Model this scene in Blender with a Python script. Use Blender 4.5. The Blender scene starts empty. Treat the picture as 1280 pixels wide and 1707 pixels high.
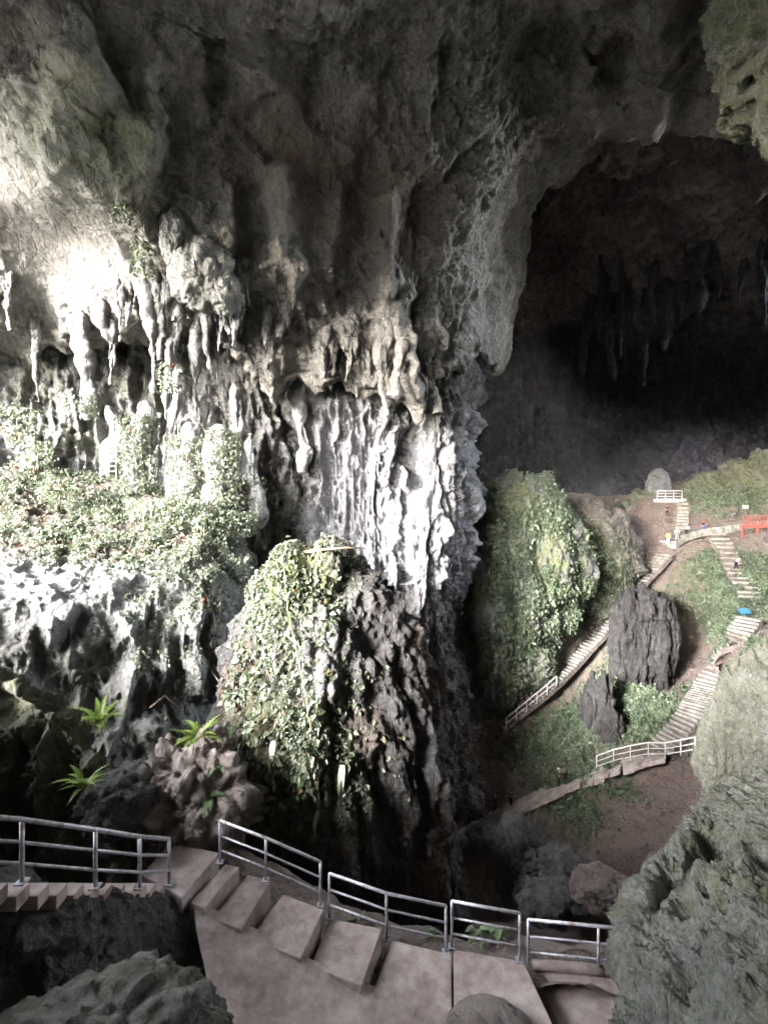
import bpy, math, random
import numpy as np
from mathutils import Vector, Matrix

# ------------------------------------------------------------------ camera, sky, sun, exposure
S = bpy.context.scene
COL = S.collection
FPX = 790.0                      # focal length in photograph pixels (1280 x 1707)
cam_d = bpy.data.cameras.new('camera')
cam_d.sensor_fit = 'VERTICAL'
cam_d.angle_y = 2 * math.atan(853.5 / FPX)
cam_d.clip_start = 0.1
cam_d.clip_end = 6000
cam = bpy.data.objects.new('camera', cam_d)
cam.rotation_euler = (math.radians(90), 0, 0)
COL.objects.link(cam)
S.camera = cam

SUN_ELEV = math.radians(21)
SUN_AZ = math.radians(-132)       # bearing of the sun seen from above, clockwise from +Y
world = bpy.data.worlds.new('World')
S.world = world
world.use_nodes = True
wn, wl = world.node_tree.nodes, world.node_tree.links
wn.clear()
sky = wn.new('ShaderNodeTexSky')
sky.sky_type = 'NISHITA'
sky.sun_disc = False
sky.sun_elevation = SUN_ELEV
sky.sun_rotation = SUN_AZ
sky.air_density = 1.0
sky.dust_density = 1.5
hs = wn.new('ShaderNodeHueSaturation')
hs.inputs['Saturation'].default_value = 0.32
bg = wn.new('ShaderNodeBackground')
bg.inputs['Strength'].default_value = 0.15
out = wn.new('ShaderNodeOutputWorld')
wl.new(sky.outputs[0], hs.inputs['Color'])
wl.new(hs.outputs[0], bg.inputs['Color'])
wl.new(bg.outputs[0], out.inputs['Surface'])

sun_d = bpy.data.lights.new('sun', 'SUN')
sun_d.energy = 0.5
sun_d.angle = math.radians(10)
sun_d.color = (1.0, 0.975, 0.95)
sun = bpy.data.objects.new('sun', sun_d)
_d = Vector((math.sin(SUN_AZ) * math.cos(SUN_ELEV), math.cos(SUN_AZ) * math.cos(SUN_ELEV), math.sin(SUN_ELEV)))
sun.rotation_euler = (-_d).to_track_quat('-Z', 'Y').to_euler()
COL.objects.link(sun)

S.view_settings.view_transform = 'Standard'
S.view_settings.look = 'None'
S.view_settings.gamma = 1.0
S.view_settings.use_curve_mapping = False
S.view_settings.exposure = 5.35
S.render.engine = 'CYCLES'
cy = S.cycles
cy.max_bounces = 7
cy.diffuse_bounces = 6
cy.glossy_bounces = 2
cy.transmission_bounces = 3
cy.transparent_max_bounces = 4
cy.caustics_reflective = False
cy.caustics_refractive = False
cy.sample_clamp_indirect = 6.0
cy.use_denoising = True

# ------------------------------------------------------------------ numeric helpers
RNG = np.random.default_rng(11)
random.seed(5)
_perm = RNG.permutation(256).astype(np.int32)
_perm = np.concatenate([_perm, _perm, _perm])
_rnd = RNG.uniform(-1, 1, 256).astype(np.float32)


def vnoise(p, seed=0):
    """smooth value noise in -1..1 for an (n,3) array"""
    p = p + np.array([seed * 17.31, seed * 7.77, seed * 3.19])
    i = np.floor(p).astype(np.int64)
    f = (p - i).astype(np.float32)
    u = f * f * f * (f * (f * 6 - 15) + 10)
    i = (i & 255).astype(np.int32)
    x0, y0, z0 = i[:, 0], i[:, 1], i[:, 2]
    x1, y1, z1 = (x0 + 1) & 255, (y0 + 1) & 255, (z0 + 1) & 255
    a0, a1 = _perm[x0], _perm[x1]
    b00, b01, b10, b11 = _perm[a0 + y0], _perm[a0 + y1], _perm[a1 + y0], _perm[a1 + y1]
    r = lambda b, z: _rnd[_perm[b + z]]
    ux, uy, uz = u[:, 0], u[:, 1], u[:, 2]
    c00 = r(b00, z0) * (1 - ux) + r(b10, z0) * ux
    c10 = r(b01, z0) * (1 - ux) + r(b11, z0) * ux
    c01 = r(b00, z1) * (1 - ux) + r(b10, z1) * ux
    c11 = r(b01, z1) * (1 - ux) + r(b11, z1) * ux
    return (c00 * (1 - uy) + c10 * uy) * (1 - uz) + (c01 * (1 - uy) + c11 * uy) * uz


def fbm(p, oct=4, seed=0, gain=0.5, lac=2.07):
    a, s, n = 1.0, 0.0, 0.0
    for k in range(oct):
        s = s + a * vnoise(p, seed + k)
        n += a
        a *= gain
        p = p * lac
    return s / n


def billow(p, oct=3, seed=0, gain=0.5, lac=2.1):
    """rounded bulges with sharp creases, 0 in the creases"""
    a, s, n = 1.0, 0.0, 0.0
    for k in range(oct):
        s = s + a * np.abs(vnoise(p, seed + k)) * 1.8
        n += a
        a *= gain
        p = p * lac
    return s / n


def worley(p, seed=0):
    """distance to the nearest feature point of a jittered lattice"""
    i = np.floor(p).astype(np.int64)
    f = p - i
    best = np.full(len(p), 9.0)
    for dx in (-1, 0, 1):
        for dy in (-1, 0, 1):
            for dz in (-1, 0, 1):
                c = i + np.array([dx, dy, dz])
                h = _perm[_perm[_perm[(c[:, 0] + seed * 13) & 255] + (c[:, 1] & 255)] + (c[:, 2] & 255)]
                j = np.stack([_rnd[h], _rnd[(h + 85) & 255], _rnd[(h + 170) & 255]], 1) * 0.45 + 0.5
                d = np.array([dx, dy, dz]) + j - f
                best = np.minimum(best, (d * d).sum(1))
    return np.sqrt(best)


def sstep(a, b, x):
    t = np.clip((x - a) / (b - a), 0, 1)
    return t * t * (3 - 2 * t)


def at(px, py, Y):
    """world point at depth Y that the photograph shows at pixel (px, py); the camera is the origin"""
    return np.array([(px - 640.0) / FPX * Y, Y, (853.5 - py) / FPX * Y])


def atz(px, py, z):
    """the same for a point on the level z"""
    return at(px, py, z * FPX / (853.5 - py))


def crom(c, t):
    """Catmull-Rom along axis 0 of c at parameters t"""
    n = c.shape[0]
    i = np.clip(np.floor(t).astype(int), 0, n - 2)
    f = (t - i).reshape((-1,) + (1,) * (c.ndim - 1))
    p1, p2 = c[i], c[i + 1]
    p0 = np.where((i > 0).reshape(f.shape), c[np.maximum(i - 1, 0)], 2 * p1 - p2)
    p3 = np.where((i < n - 2).reshape(f.shape), c[np.minimum(i + 2, n - 1)], 2 * p2 - p1)
    return 0.5 * ((2 * p1) + (-p0 + p2) * f + (2 * p0 - 5 * p1 + 4 * p2 - p3) * f * f + (-p0 + 3 * p1 - 3 * p2 + p3) * f ** 3)


def surface(ctrl, nr, nc):
    c = np.array(ctrl, float)
    a = crom(c, np.linspace(0, c.shape[0] - 1, nr))
    b = crom(a.transpose(1, 0, 2), np.linspace(0, c.shape[1] - 1, nc))
    return b.transpose(1, 0, 2)


def normals(G, wrap=False):
    if wrap:
        du = np.roll(G, -1, 1) - np.roll(G, 1, 1)
    else:
        du = np.gradient(G, axis=1)
    dv = np.gradient(G, axis=0)
    n = np.cross(du, dv)
    return n / (np.linalg.norm(n, axis=2, keepdims=True) + 1e-9)


def grid_faces(nr, nc, wrap=False):
    r = np.arange(nr - 1)[:, None]
    c = np.arange(nc if wrap else nc - 1)[None, :]
    a = r * nc + c
    b = r * nc + (c + 1) % nc
    return np.stack([a, b, b + nc, a + nc], -1).reshape(-1, 4)


def mesh_np(name, V, F, mat, smooth=True, attrs=None):
    V = np.asarray(V, np.float32)
    F = np.asarray(F, np.int32)
    m = bpy.data.meshes.new(name)
    k = F.shape[1]
    m.vertices.add(len(V))
    m.vertices.foreach_set('co', V.ravel())
    m.loops.add(F.size)
    m.loops.foreach_set('vertex_index', F.ravel())
    m.polygons.add(len(F))
    m.polygons.foreach_set('loop_start', np.arange(0, F.size, k, dtype=np.int32))
    m.polygons.foreach_set('loop_total', np.full(len(F), k, np.int32))
    m.update(calc_edges=True)
    m.polygons.foreach_set('use_smooth', np.full(len(F), smooth))
    if attrs:
        for an, av in attrs.items():
            a = m.attributes.new(an, 'FLOAT', 'POINT')
            a.data.foreach_set('value', np.asarray(av, np.float32))
    if mat:
        m.materials.append(mat)
    m.validate()
    return m


def link(name, me, parent=None, loc=None):
    o = bpy.data.objects.new(name, me)
    COL.objects.link(o)
    if parent is not None:
        o.parent = parent
    if loc is not None:
        o.location = loc
    return o


def tag(o, label=None, cat=None, group=None, kind=None):
    if label: o['label'] = label
    if cat: o['category'] = cat
    if group: o['group'] = group
    if kind: o['kind'] = kind
    return o


def empty(name, loc, rz=0.0):
    o = bpy.data.objects.new(name, None)
    o.empty_display_size = 0.2
    o.location = loc
    o.rotation_euler = (0, 0, rz)
    COL.objects.link(o)
    return o


class MB:
    """collects boxes, bars and tubes into one mesh"""
    def __init__(self):
        self.v, self.f = [], []

    def add(self, V, F):
        k = len(self.v)
        self.v += [tuple(x) for x in V]
        self.f += [tuple(i + k for i in q) for q in F]
        return self

    def prism(self, poly, z0, z1):
        n = len(poly)
        V = [(p[0], p[1], z0) for p in poly] + [(p[0], p[1], z1) for p in poly]
        F = [tuple(range(n))[::-1], tuple(range(n, 2 * n))] + [(i, (i + 1) % n, n + (i + 1) % n, n + i) for i in range(n)]
        return self.add(V, F)

    def box(self, c, s, rz=0.0):
        x, y, z = s[0] / 2, s[1] / 2, s[2] / 2
        ca, sa = math.cos(rz), math.sin(rz)
        P = [(a * ca - b * sa + c[0], a * sa + b * ca + c[1]) for a, b in ((-x, -y), (x, -y), (x, y), (-x, y))]
        return self.prism(P, c[2] - z, c[2] + z)

    def tube(self, pts, rad, n=8):
        pts = [Vector(p) for p in pts]
        rads = rad if hasattr(rad, '__len__') else [rad] * len(pts)
        V, F = [], []
        for i, p in enumerate(pts):
            d = (pts[min(i + 1, len(pts) - 1)] - pts[max(i - 1, 0)]).normalized()
            u = d.orthogonal().normalized() if abs(d.z) > 0.9 else d.cross(Vector((0, 0, 1))).normalized()
            w = d.cross(u)
            for k in range(n):
                a = 2 * math.pi * k / n
                V.append(p + (u * math.cos(a) + w * math.sin(a)) * rads[i])
        for i in range(len(pts) - 1):
            for k in range(n):
                F.append((i * n + k, i * n + (k + 1) % n, (i + 1) * n + (k + 1) % n, (i + 1) * n + k))
        F.append(tuple(range(n))[::-1])
        F.append(tuple(range((len(pts) - 1) * n, len(pts) * n)))
        return self.add(V, F)

    def mesh(self, name, mat, off=(0, 0, 0), smooth=False, bevel=0):
        m = bpy.data.meshes.new(name)
        m.from_pydata([(v[0] - off[0], v[1] - off[1], v[2] - off[2]) for v in self.v], [], self.f)
        if smooth:
            m.polygons.foreach_set('use_smooth', [True] * len(m.polygons))
        m.materials.append(mat)
        m.update()
        return m

    def build(self, name, mat, parent=None, off=(0, 0, 0), smooth=False, bevel=0.0):
        o = link(name, self.mesh(name, mat, off, smooth), parent)
        if bevel:
            b = o.modifiers.new('bevel', 'BEVEL')
            b.width = bevel
            b.segments = 2
            b.limit_method = 'ANGLE'
        return o


# ------------------------------------------------------------------ materials
class NT:
    def __init__(self, name):
        self.m = bpy.data.materials.new(name)
        self.m.use_nodes = True
        self.n = self.m.node_tree.nodes
        self.l = self.m.node_tree.links
        self.b = self.n['Principled BSDF']
        self.out = self.n['Material Output']
        self._pos = None

    def node(self, t, **kw):
        n = self.n.new(t)
        for k, v in kw.items():
            setattr(n, k, v)
        return n

    def sock(self, s, v):
        if isinstance(v, bpy.types.NodeSocket):
            self.l.new(v, s)
        elif v is not None:
            s.default_value = v

    def pos(self):
        if self._pos is None:
            self._pos = self.node('ShaderNodeNewGeometry').outputs['Position']
        return self._pos

    def noise(self, scale, detail=4, rough=0.55, stretch=None, dist=0.0):
        v = self.pos()
        if stretch:
            mp = self.node('ShaderNodeMapping')
            self.l.new(v, mp.inputs['Vector'])
            mp.inputs['Scale'].default_value = stretch
            v = mp.outputs[0]
        n = self.node('ShaderNodeTexNoise')
        self.l.new(v, n.inputs['Vector'])
        n.inputs['Scale'].default_value = scale
        n.inputs['Detail'].default_value = detail
        n.inputs['Roughness'].default_value = rough
        n.inputs['Distortion'].default_value = dist
        return n.outputs[0]

    def voro(self, scale, feature='F1', stretch=None):
        v = self.pos()
        if stretch:
            mp = self.node('ShaderNodeMapping')
            self.l.new(v, mp.inputs['Vector'])
            mp.inputs['Scale'].default_value = stretch
            v = mp.outputs[0]
        n = self.node('ShaderNodeTexVoronoi', feature=feature)
        self.l.new(v, n.inputs['Vector'])
        n.inputs['Scale'].default_value = scale
        return n.outputs['Distance']

    def ramp(self, fac, stops):
        r = self.node('ShaderNodeValToRGB')
        self.l.new(fac, r.inputs[0])
        e = r.color_ramp.elements
        while len(e) < len(stops):
            e.new(0.5)
        for k, (p, c) in enumerate(stops):
            e[k].position = p
            e[k].color = (*c, 1) if len(c) == 3 else c
        return r.outputs[0]

    def mix(self, fac, a, b, mode='MIX'):
        m = self.node('ShaderNodeMix', data_type='RGBA', blend_type=mode)
        self.sock(m.inputs[0], fac)
        self.sock(m.inputs[6], (*a, 1) if isinstance(a, tuple) else a)
        self.sock(m.inputs[7], (*b, 1) if isinstance(b, tuple) else b)
        return m.outputs[2]

    def math(self, op, a, b=None, clamp=False):
        m = self.node('ShaderNodeMath', operation=op, use_clamp=clamp)
        self.sock(m.inputs[0], a)
        if b is not None:
            self.sock(m.inputs[1], b)
        return m.outputs[0]

    def rng(self, v, a, b, c=0.0, d=1.0):
        m = self.node('ShaderNodeMapRange')
        self.l.new(v, m.inputs[0])
        for k, x in enumerate((a, b, c, d)):
            m.inputs[k + 1].default_value = x
        return m.outputs[0]

    def attr(self, name):
        return self.node('ShaderNodeAttribute', attribute_name=name).outputs['Fac']

    def bump(self, h, strength=0.5, dist=0.1):
        b = self.node('ShaderNodeBump')
        b.inputs['Strength'].default_value = strength
        b.inputs['Distance'].default_value = dist
        self.l.new(h, b.inputs['Height'])
        self.l.new(b.outputs[0], self.b.inputs['Normal'])

    def done(self, color=None, rough=0.9, metal=0.0, spec=0.3):
        self.sock(self.b.inputs['Base Color'], (*color, 1) if isinstance(color, tuple) else color)
        self.sock(self.b.inputs['Roughness'], rough)
        self.b.inputs['Metallic'].default_value = metal
        self.b.inputs['Specular IOR Level'].default_value = spec
        return self.m


def rock_material(name, dark, mid, light, scale=1.0, bumpd=0.12, pale=(0.38, 0.38, 0.38), moss=(0.13, 0.15, 0.06),
                  rust=(0.20, 0.12, 0.085), streak=0.5, rough=0.92):
    t = NT(name)
    n1 = t.noise(0.22 * scale, 6, 0.62)
    n2 = t.noise(1.3 * scale, 6, 0.65, dist=0.6)
    n3 = t.noise(1.0 * scale, 5, 0.6, stretch=(1.6, 1.6, 0.16))
    f = t.math('ADD', t.math('MULTIPLY', n1, 0.45), t.math('MULTIPLY', n2, 0.55))
    n4 = t.noise(6.5 * scale, 5, 0.7)
    f = t.math('ADD', t.math('MULTIPLY', f, 0.72), t.math('MULTIPLY', n4, 0.28))
    c = t.ramp(f, [(0.38, dark), (0.5, mid), (0.63, light)])
    s = t.ramp(n3, [(0.36, (0.42, 0.41, 0.40)), (0.52, (0.9, 0.9, 0.9)), (0.68, (1.2, 1.2, 1.18))])
    c = t.mix(streak, c, s, 'MULTIPLY')
    pn = t.noise(2.2 * scale, 4, 0.6)
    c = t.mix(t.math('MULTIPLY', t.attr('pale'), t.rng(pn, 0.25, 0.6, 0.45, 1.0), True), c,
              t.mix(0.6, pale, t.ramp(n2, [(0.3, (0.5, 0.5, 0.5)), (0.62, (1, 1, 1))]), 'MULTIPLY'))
    c = t.mix(t.math('MULTIPLY', t.attr('rust'), t.rng(n2, 0.35, 0.6, 0.3, 1.0), True), c, rust)
    mn = t.noise(0.9 * scale, 5, 0.65)
    c = t.mix(t.math('MULTIPLY', t.attr('moss'), t.rng(mn, 0.36, 0.56, 0.1, 1.0), True), c,
              t.mix(t.noise(5 * scale, 3), moss, tuple(x * 1.7 for x in moss)))
    fine = t.noise(7.0 * scale, 8, 0.7)
    pits = t.voro(3.2 * scale)
    crack = t.ramp(t.voro(0.9 * scale, 'DISTANCE_TO_EDGE', (1, 1, 0.45)), [(0.0, (0, 0, 0)), (0.05, (1, 1, 1))])
    h = t.math('ADD', t.math('MULTIPLY', fine, 1.1), t.math('ADD', t.math('MULTIPLY', n2, 1.2), t.math('ADD', t.math('MULTIPLY', pits, 0.6), t.math('MULTIPLY', crack, 0.22))))
    t.bump(h, 1.0, bumpd * 1.35)
    return t.done(c, rough)


M = {}
M['ceiling'] = rock_material('ceiling_limestone', (0.14, 0.131, 0.121), (0.28, 0.265, 0.248), (0.45, 0.435, 0.415), 0.8, 0.30, rust=(0.20, 0.15, 0.122))
M['wall'] = rock_material('wall_limestone', (0.08, 0.078, 0.075), (0.15, 0.147, 0.143), (0.25, 0.246, 0.242), 0.9, 0.25)
M['pale'] = rock_material('pale_limestone', (0.13, 0.13, 0.13), (0.22, 0.22, 0.225), (0.33, 0.33, 0.34), 0.9, 0.22)
M['centre'] = rock_material('centre_limestone', (0.05, 0.048, 0.046), (0.10, 0.097, 0.094), (0.17, 0.165, 0.16), 0.9, 0.25, pale=(0.31, 0.31, 0.335))  # dark base stands in for the shade below and beside the flowstone
M['deep'] = rock_material('deep_shade_limestone', (0.014, 0.014, 0.016), (0.028, 0.028, 0.031), (0.055, 0.055, 0.062), 0.6, 0.3, pale=(0.16, 0.16, 0.20), rust=(0.34, 0.295, 0.275))  # shade is put into the near-black base of the back wall
M['ledge'] = rock_material('ledge_limestone', (0.06, 0.062, 0.056), (0.115, 0.118, 0.108), (0.20, 0.20, 0.19), 1.0, 0.2, rust=(0.10, 0.065, 0.045))
M['pillar'] = rock_material('pillar_limestone', (0.028, 0.026, 0.026), (0.055, 0.052, 0.052), (0.11, 0.107, 0.107), 1.6, 0.14, pale=(0.30, 0.29, 0.31))  # darkened overall, the shade of the pillar front is in the colour
M['near'] = rock_material('near_limestone', (0.06, 0.06, 0.054), (0.175, 0.175, 0.158), (0.36, 0.36, 0.33), 2.6, 0.16, streak=0.25, moss=(0.10, 0.105, 0.052))
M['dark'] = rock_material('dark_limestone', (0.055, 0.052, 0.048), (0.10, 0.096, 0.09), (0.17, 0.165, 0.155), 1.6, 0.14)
M['soil'] = rock_material('cave_soil', (0.13, 0.103, 0.093), (0.225, 0.182, 0.167), (0.33, 0.282, 0.26), 1.4, 0.14, streak=0.1,
                          pale=(0.36, 0.32, 0.295), rust=(0.215, 0.158, 0.144), moss=(0.065, 0.095, 0.05))


def patch(name, ctrl, nr, nc, mat, disp=None, tint=None, flip=False, parent=None, kind='structure', fringe=None, cut=None):
    """a spline sheet of rock through control points, displaced along its normals"""
    G = surface(ctrl, nr, nc)
    N = normals(G)
    if flip:
        N = -N
    P = G.reshape(-1, 3)
    n = N.reshape(-1, 3)
    if disp is not None:
        P = P + n * disp(P)[:, None]
    if fringe is not None:
        P = P + fringe(P)
    attrs = dict(pale=np.zeros(len(P)), moss=np.zeros(len(P)), rust=np.zeros(len(P)))
    G2 = P.reshape(nr, nc, 3)
    N2 = normals(G2) * (-1 if flip else 1)
    if tint is not None:
        attrs.update(tint(P, N2.reshape(-1, 3)))
    F = grid_faces(nr, nc)
    if cut is not None:
        F = F[~cut(P[F].mean(1))]
    if flip:
        F = F[:, ::-1]
    o = link(name, mesh_np(name, P, F, mat, attrs=attrs), parent)
    if parent is None and kind:
        o['kind'] = kind
    return o, G2, N2


def blob(p, c, r):
    """soft mask round a world point (r may be a triple)"""
    d = (p - np.asarray(c)) / np.asarray(r)
    return np.exp(-(d * d).sum(1) * 1.2)


def flute(P, amp, fx=0.5, fz=0.12, seed=0, iso=0.35, isof=0.9):
    q = P * np.array([fx, fx, fz])
    q = q + 0.16 * np.stack([vnoise(P * 0.3, seed + 31), vnoise(P * 0.3, seed + 32), np.zeros(len(P))], 1)
    d = amp * (billow(q, 3, seed) - 0.45)
    d += amp * iso * fbm(P * isof, 5, seed + 9, 0.55) * 1.3
    return d


def carve(P, feats):
    """grooves (negative) and ribs (positive): world polylines with a width and a height"""
    d = np.zeros(len(P))
    for pts, w, h in feats:
        best = np.full(len(P), 1e9)
        lo, hi = np.min(pts, 0) - 3 * w - 2, np.max(pts, 0) + 3 * w + 2
        m = np.all((P > lo) & (P < hi), 1)
        if not m.any():
            continue
        Q = P[m] + 0.35 * w * np.stack([fbm(P[m] * 0.8, 2, 901), fbm(P[m] * 0.8, 2, 902), fbm(P[m] * 0.8, 2, 903)], 1) * 2
        b = np.full(len(Q), 1e9)
        for p, q in zip(pts[:-1], pts[1:]):
            v = q - p
            t = np.clip(((Q - p) @ v) / (v @ v + 1e-9), 0, 1)
            b = np.minimum(b, ((Q - p - t[:, None] * v) ** 2).sum(1))
        d[m] += h * np.exp(-b / (w * w))
    return d


def rock(name, c, r, mat, seed, parent=None, sub=5, amp=0.22, freq=1.0, squash=None, tint=None, cut=None, aniso=(1, 1, 1), rz=0.0,
         shape=None, pit=0.0, facet=0.0):
    """a lump of rock: an icosphere stretched to r and displaced; c is its centre; mesh coordinates are local to c"""
    import bmesh
    bm = bmesh.new()
    bmesh.ops.create_icosphere(bm, subdivisions=sub, radius=1.0)
    V = np.array([v.co[:] for v in bm.verts])
    F = np.array([[v.index for v in f.verts] for f in bm.faces])
    bm.free()
    r = np.asarray(r, float)
    R = r.mean()
    if shape is not None:
        V = shape(V)
    q = V * r / R * freq
    d = 1 + amp * (1.4 * fbm(q * 1.3 * np.array(aniso), 5, seed, 0.55) + 0.9 * (billow(q * 1.7 * np.array(aniso), 3, seed + 3) - 0.45))
    if pit:
        d -= pit * np.clip(0.55 - worley(q * 2.6 * np.array(aniso), seed), 0, 1)
    if facet:
        d -= facet * (worley(q * 1.25 + 0.2 * fbm(q * 2, 2, seed)[:, None], seed % 17) - 0.45)
        d += 0.05 * fbm(q * 7, 4, seed + 5, 0.6)
    V = V * d[:, None] * r
    if rz:
        ca, sa = math.cos(rz), math.sin(rz)
        V = np.stack([V[:, 0] * ca - V[:, 1] * sa, V[:, 0] * sa + V[:, 1] * ca, V[:, 2]], 1)
    W = V + np.asarray(c)
    attrs = dict(pale=np.zeros(len(V)), moss=np.zeros(len(V)), rust=np.zeros(len(V)))
    if tint is not None:
        attrs.update(tint(W, V / (np.linalg.norm(V, axis=1, keepdims=True) + 1e-9)))
    me = mesh_np(name, V, F, mat, attrs=attrs)
    o = link(name, me, parent, loc=c)
    return o, W, F


def loft(name, rings, mat, nseg, nring, disp=None, tint=None, parent=None, off=(0, 0, 0), prof=None):
    """closed stack of rings (x, y, z, rx, ry), interpolated smoothly and displaced outward"""
    R = crom(np.array(rings, float), np.linspace(0, len(rings) - 1, nring))
    a = np.linspace(0, 2 * np.pi, nseg, endpoint=False)
    k = 1.0 if prof is None else prof(a)
    G = np.stack([R[:, 0:1] + R[:, 3:4] * np.cos(a) * k, R[:, 1:2] + R[:, 4:5] * np.sin(a) * k, np.repeat(R[:, 2:3], nseg, 1)], -1)
    N = normals(G, True)
    ctr = R[:, None, :3]
    if ((G - ctr) * N).sum() < 0:
        N = -N
    P = G.reshape(-1, 3)
    if disp is not None:
        P = P + N.reshape(-1, 3) * disp(P)[:, None]
    G2 = P.reshape(nring, nseg, 3)
    N2 = normals(G2, True)
    if ((G2 - ctr) * N2).sum() < 0:
        N2 = -N2
    attrs = dict(pale=np.zeros(len(P)), moss=np.zeros(len(P)), rust=np.zeros(len(P)))
    if tint is not None:
        attrs.update(tint(P, N2.reshape(-1, 3)))
    F = grid_faces(nring, nseg, True)
    o = link(name, mesh_np(name, P - np.asarray(off), F, mat, attrs=attrs), parent)
    return o, G2, N2


W = lambda x, y, z: np.array([x, y, z], float)

# ------------------------------------------------------------------ the setting: ground and hill
g_t = NT('outside_ground')
gn = g_t.noise(0.15, 6, 0.6)
M['outside'] = g_t.done(g_t.ramp(gn, [(0.35, (0.13, 0.13, 0.10)), (0.55, (0.24, 0.235, 0.21)), (0.7, (0.33, 0.31, 0.28))]), 0.95)


def build_ground():
    xs = np.concatenate([-np.geomspace(3000, 60, 26), np.linspace(-55, 110, 60), np.geomspace(120, 3000, 24)])
    ys = np.concatenate([-np.geomspace(3000, 70, 24), np.linspace(-60, 130, 60), np.geomspace(140, 3000, 24)])
    X, Y = np.meshgrid(xs, ys)
    P = np.stack([X.ravel(), Y.ravel(), np.zeros(X.size)], 1)
    inside = sstep(-30, -20, P[:, 0]) * (1 - sstep(85, 100, P[:, 0])) * sstep(-50, -40, P[:, 1]) * (1 - sstep(105, 125, P[:, 1]))
    P[:, 2] = -5.0 + 1.5 * fbm(P * 0.03, 3, 4) - 45 * inside
    o = link('ground', mesh_np('ground', P, grid_faces(len(ys), len(xs)), M['outside']))
    o['kind'] = 'structure'


build_ground()


def build_hill():
    """the limestone hill that holds the cave, with the mouth cut through its left flank"""
    nu, nv = 200, 110
    u = np.linspace(0, 2 * np.pi, nu, endpoint=False)
    v = np.linspace(-0.6, np.pi / 2 - 0.01, nv)
    U, V = np.meshgrid(u, v)
    d = np.stack([np.cos(V) * np.cos(U), np.cos(V) * np.sin(U), np.sin(V)], -1).reshape(-1, 3)
    P = np.array([30, 32, -20]) + d * np.array([72, 95, 100]) * (1 + 0.10 * fbm(d * 3, 4, 3))[:, None]
    F = grid_faces(nv, nu, True)
    c = P[F].mean(1)
    az = np.degrees(np.arctan2(c[:, 0] - 8, c[:, 1] - 15)) + 5 * fbm(c * 0.1, 3, 6)
    mouth = (az > -166) & (az < -62) & (c[:, 2] < 36 + 5 * fbm(c * 0.15, 3, 7))
    fill_opening = (az > 28) & (az < 72) & (c[:, 2] > -8) & (c[:, 2] < 58)                  # unseen opening added to bring fill light into the far chamber
    o = link('hill', mesh_np('hill', P, F[~(mouth | fill_opening)], M['outside']))
    o['kind'] = 'structure'


build_hill()

# ------------------------------------------------------------------ the setting: cave shell
def ceiling_disp(P):
    low = 1 - sstep(12, 23, P[:, 2])                      # curtains hang lower down, the roof itself is broken and blocky
    d = 2.3 * fbm(P * np.array([0.13, 0.13, 0.10]), 3, 2)
    w = worley(P * 0.22 + 0.25 * fbm(P * 0.3, 2, 8)[:, None], 3)
    d += (1 - low) * (1.5 * (w - 0.45) + 0.9 * fbm(P * 0.55, 5, 14, 0.58))
    d += low * (flute(P, 1.7, 0.34, 0.06, 1, 0.35, 0.5) + flute(P, 0.6, 0.95, 0.14, 5, 0.5, 1.6))
    d += 0.28 * fbm(P * 2.1, 4, 18, 0.6)
    hollow = np.clip(1.4 * blob(P, at(105, 390, 29.5), (5.0, 5, 4.2)) + 0.25 * blob(P, at(105, 260, 24.5), (4.5, 4, 2.5)), 0, 1)
    cap = np.clip(1.3 * blob(P, at(105, 235, 24.3), (5.0, 4, 3.2)), 0, 1)          # broken, blocky rim above the hollow
    d = d + cap * 1.5 * (0.5 - worley(P * np.array([0.5, 0.5, 0.7]) + 0.15 * fbm(P, 2, 88)[:, None], 11))      # smooth water-worn hollow on the left
    return d * (1 - 0.85 * hollow) + carve(P, ROOF_FEATS)


def ceiling_tint(P, n):
    nz = fbm(P * 0.25, 3, 77)
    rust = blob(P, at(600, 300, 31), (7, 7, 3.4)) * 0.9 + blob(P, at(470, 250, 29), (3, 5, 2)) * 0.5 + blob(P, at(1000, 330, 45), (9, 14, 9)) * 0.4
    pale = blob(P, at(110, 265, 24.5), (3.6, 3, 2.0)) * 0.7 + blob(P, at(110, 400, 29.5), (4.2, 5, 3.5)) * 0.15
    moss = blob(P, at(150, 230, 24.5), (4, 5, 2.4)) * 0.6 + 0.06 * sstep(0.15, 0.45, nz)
    return dict(rust=np.clip(rust, 0, 1), pale=np.clip(pale, 0, 1), moss=np.clip(moss, 0, 1))


A = at
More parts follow.
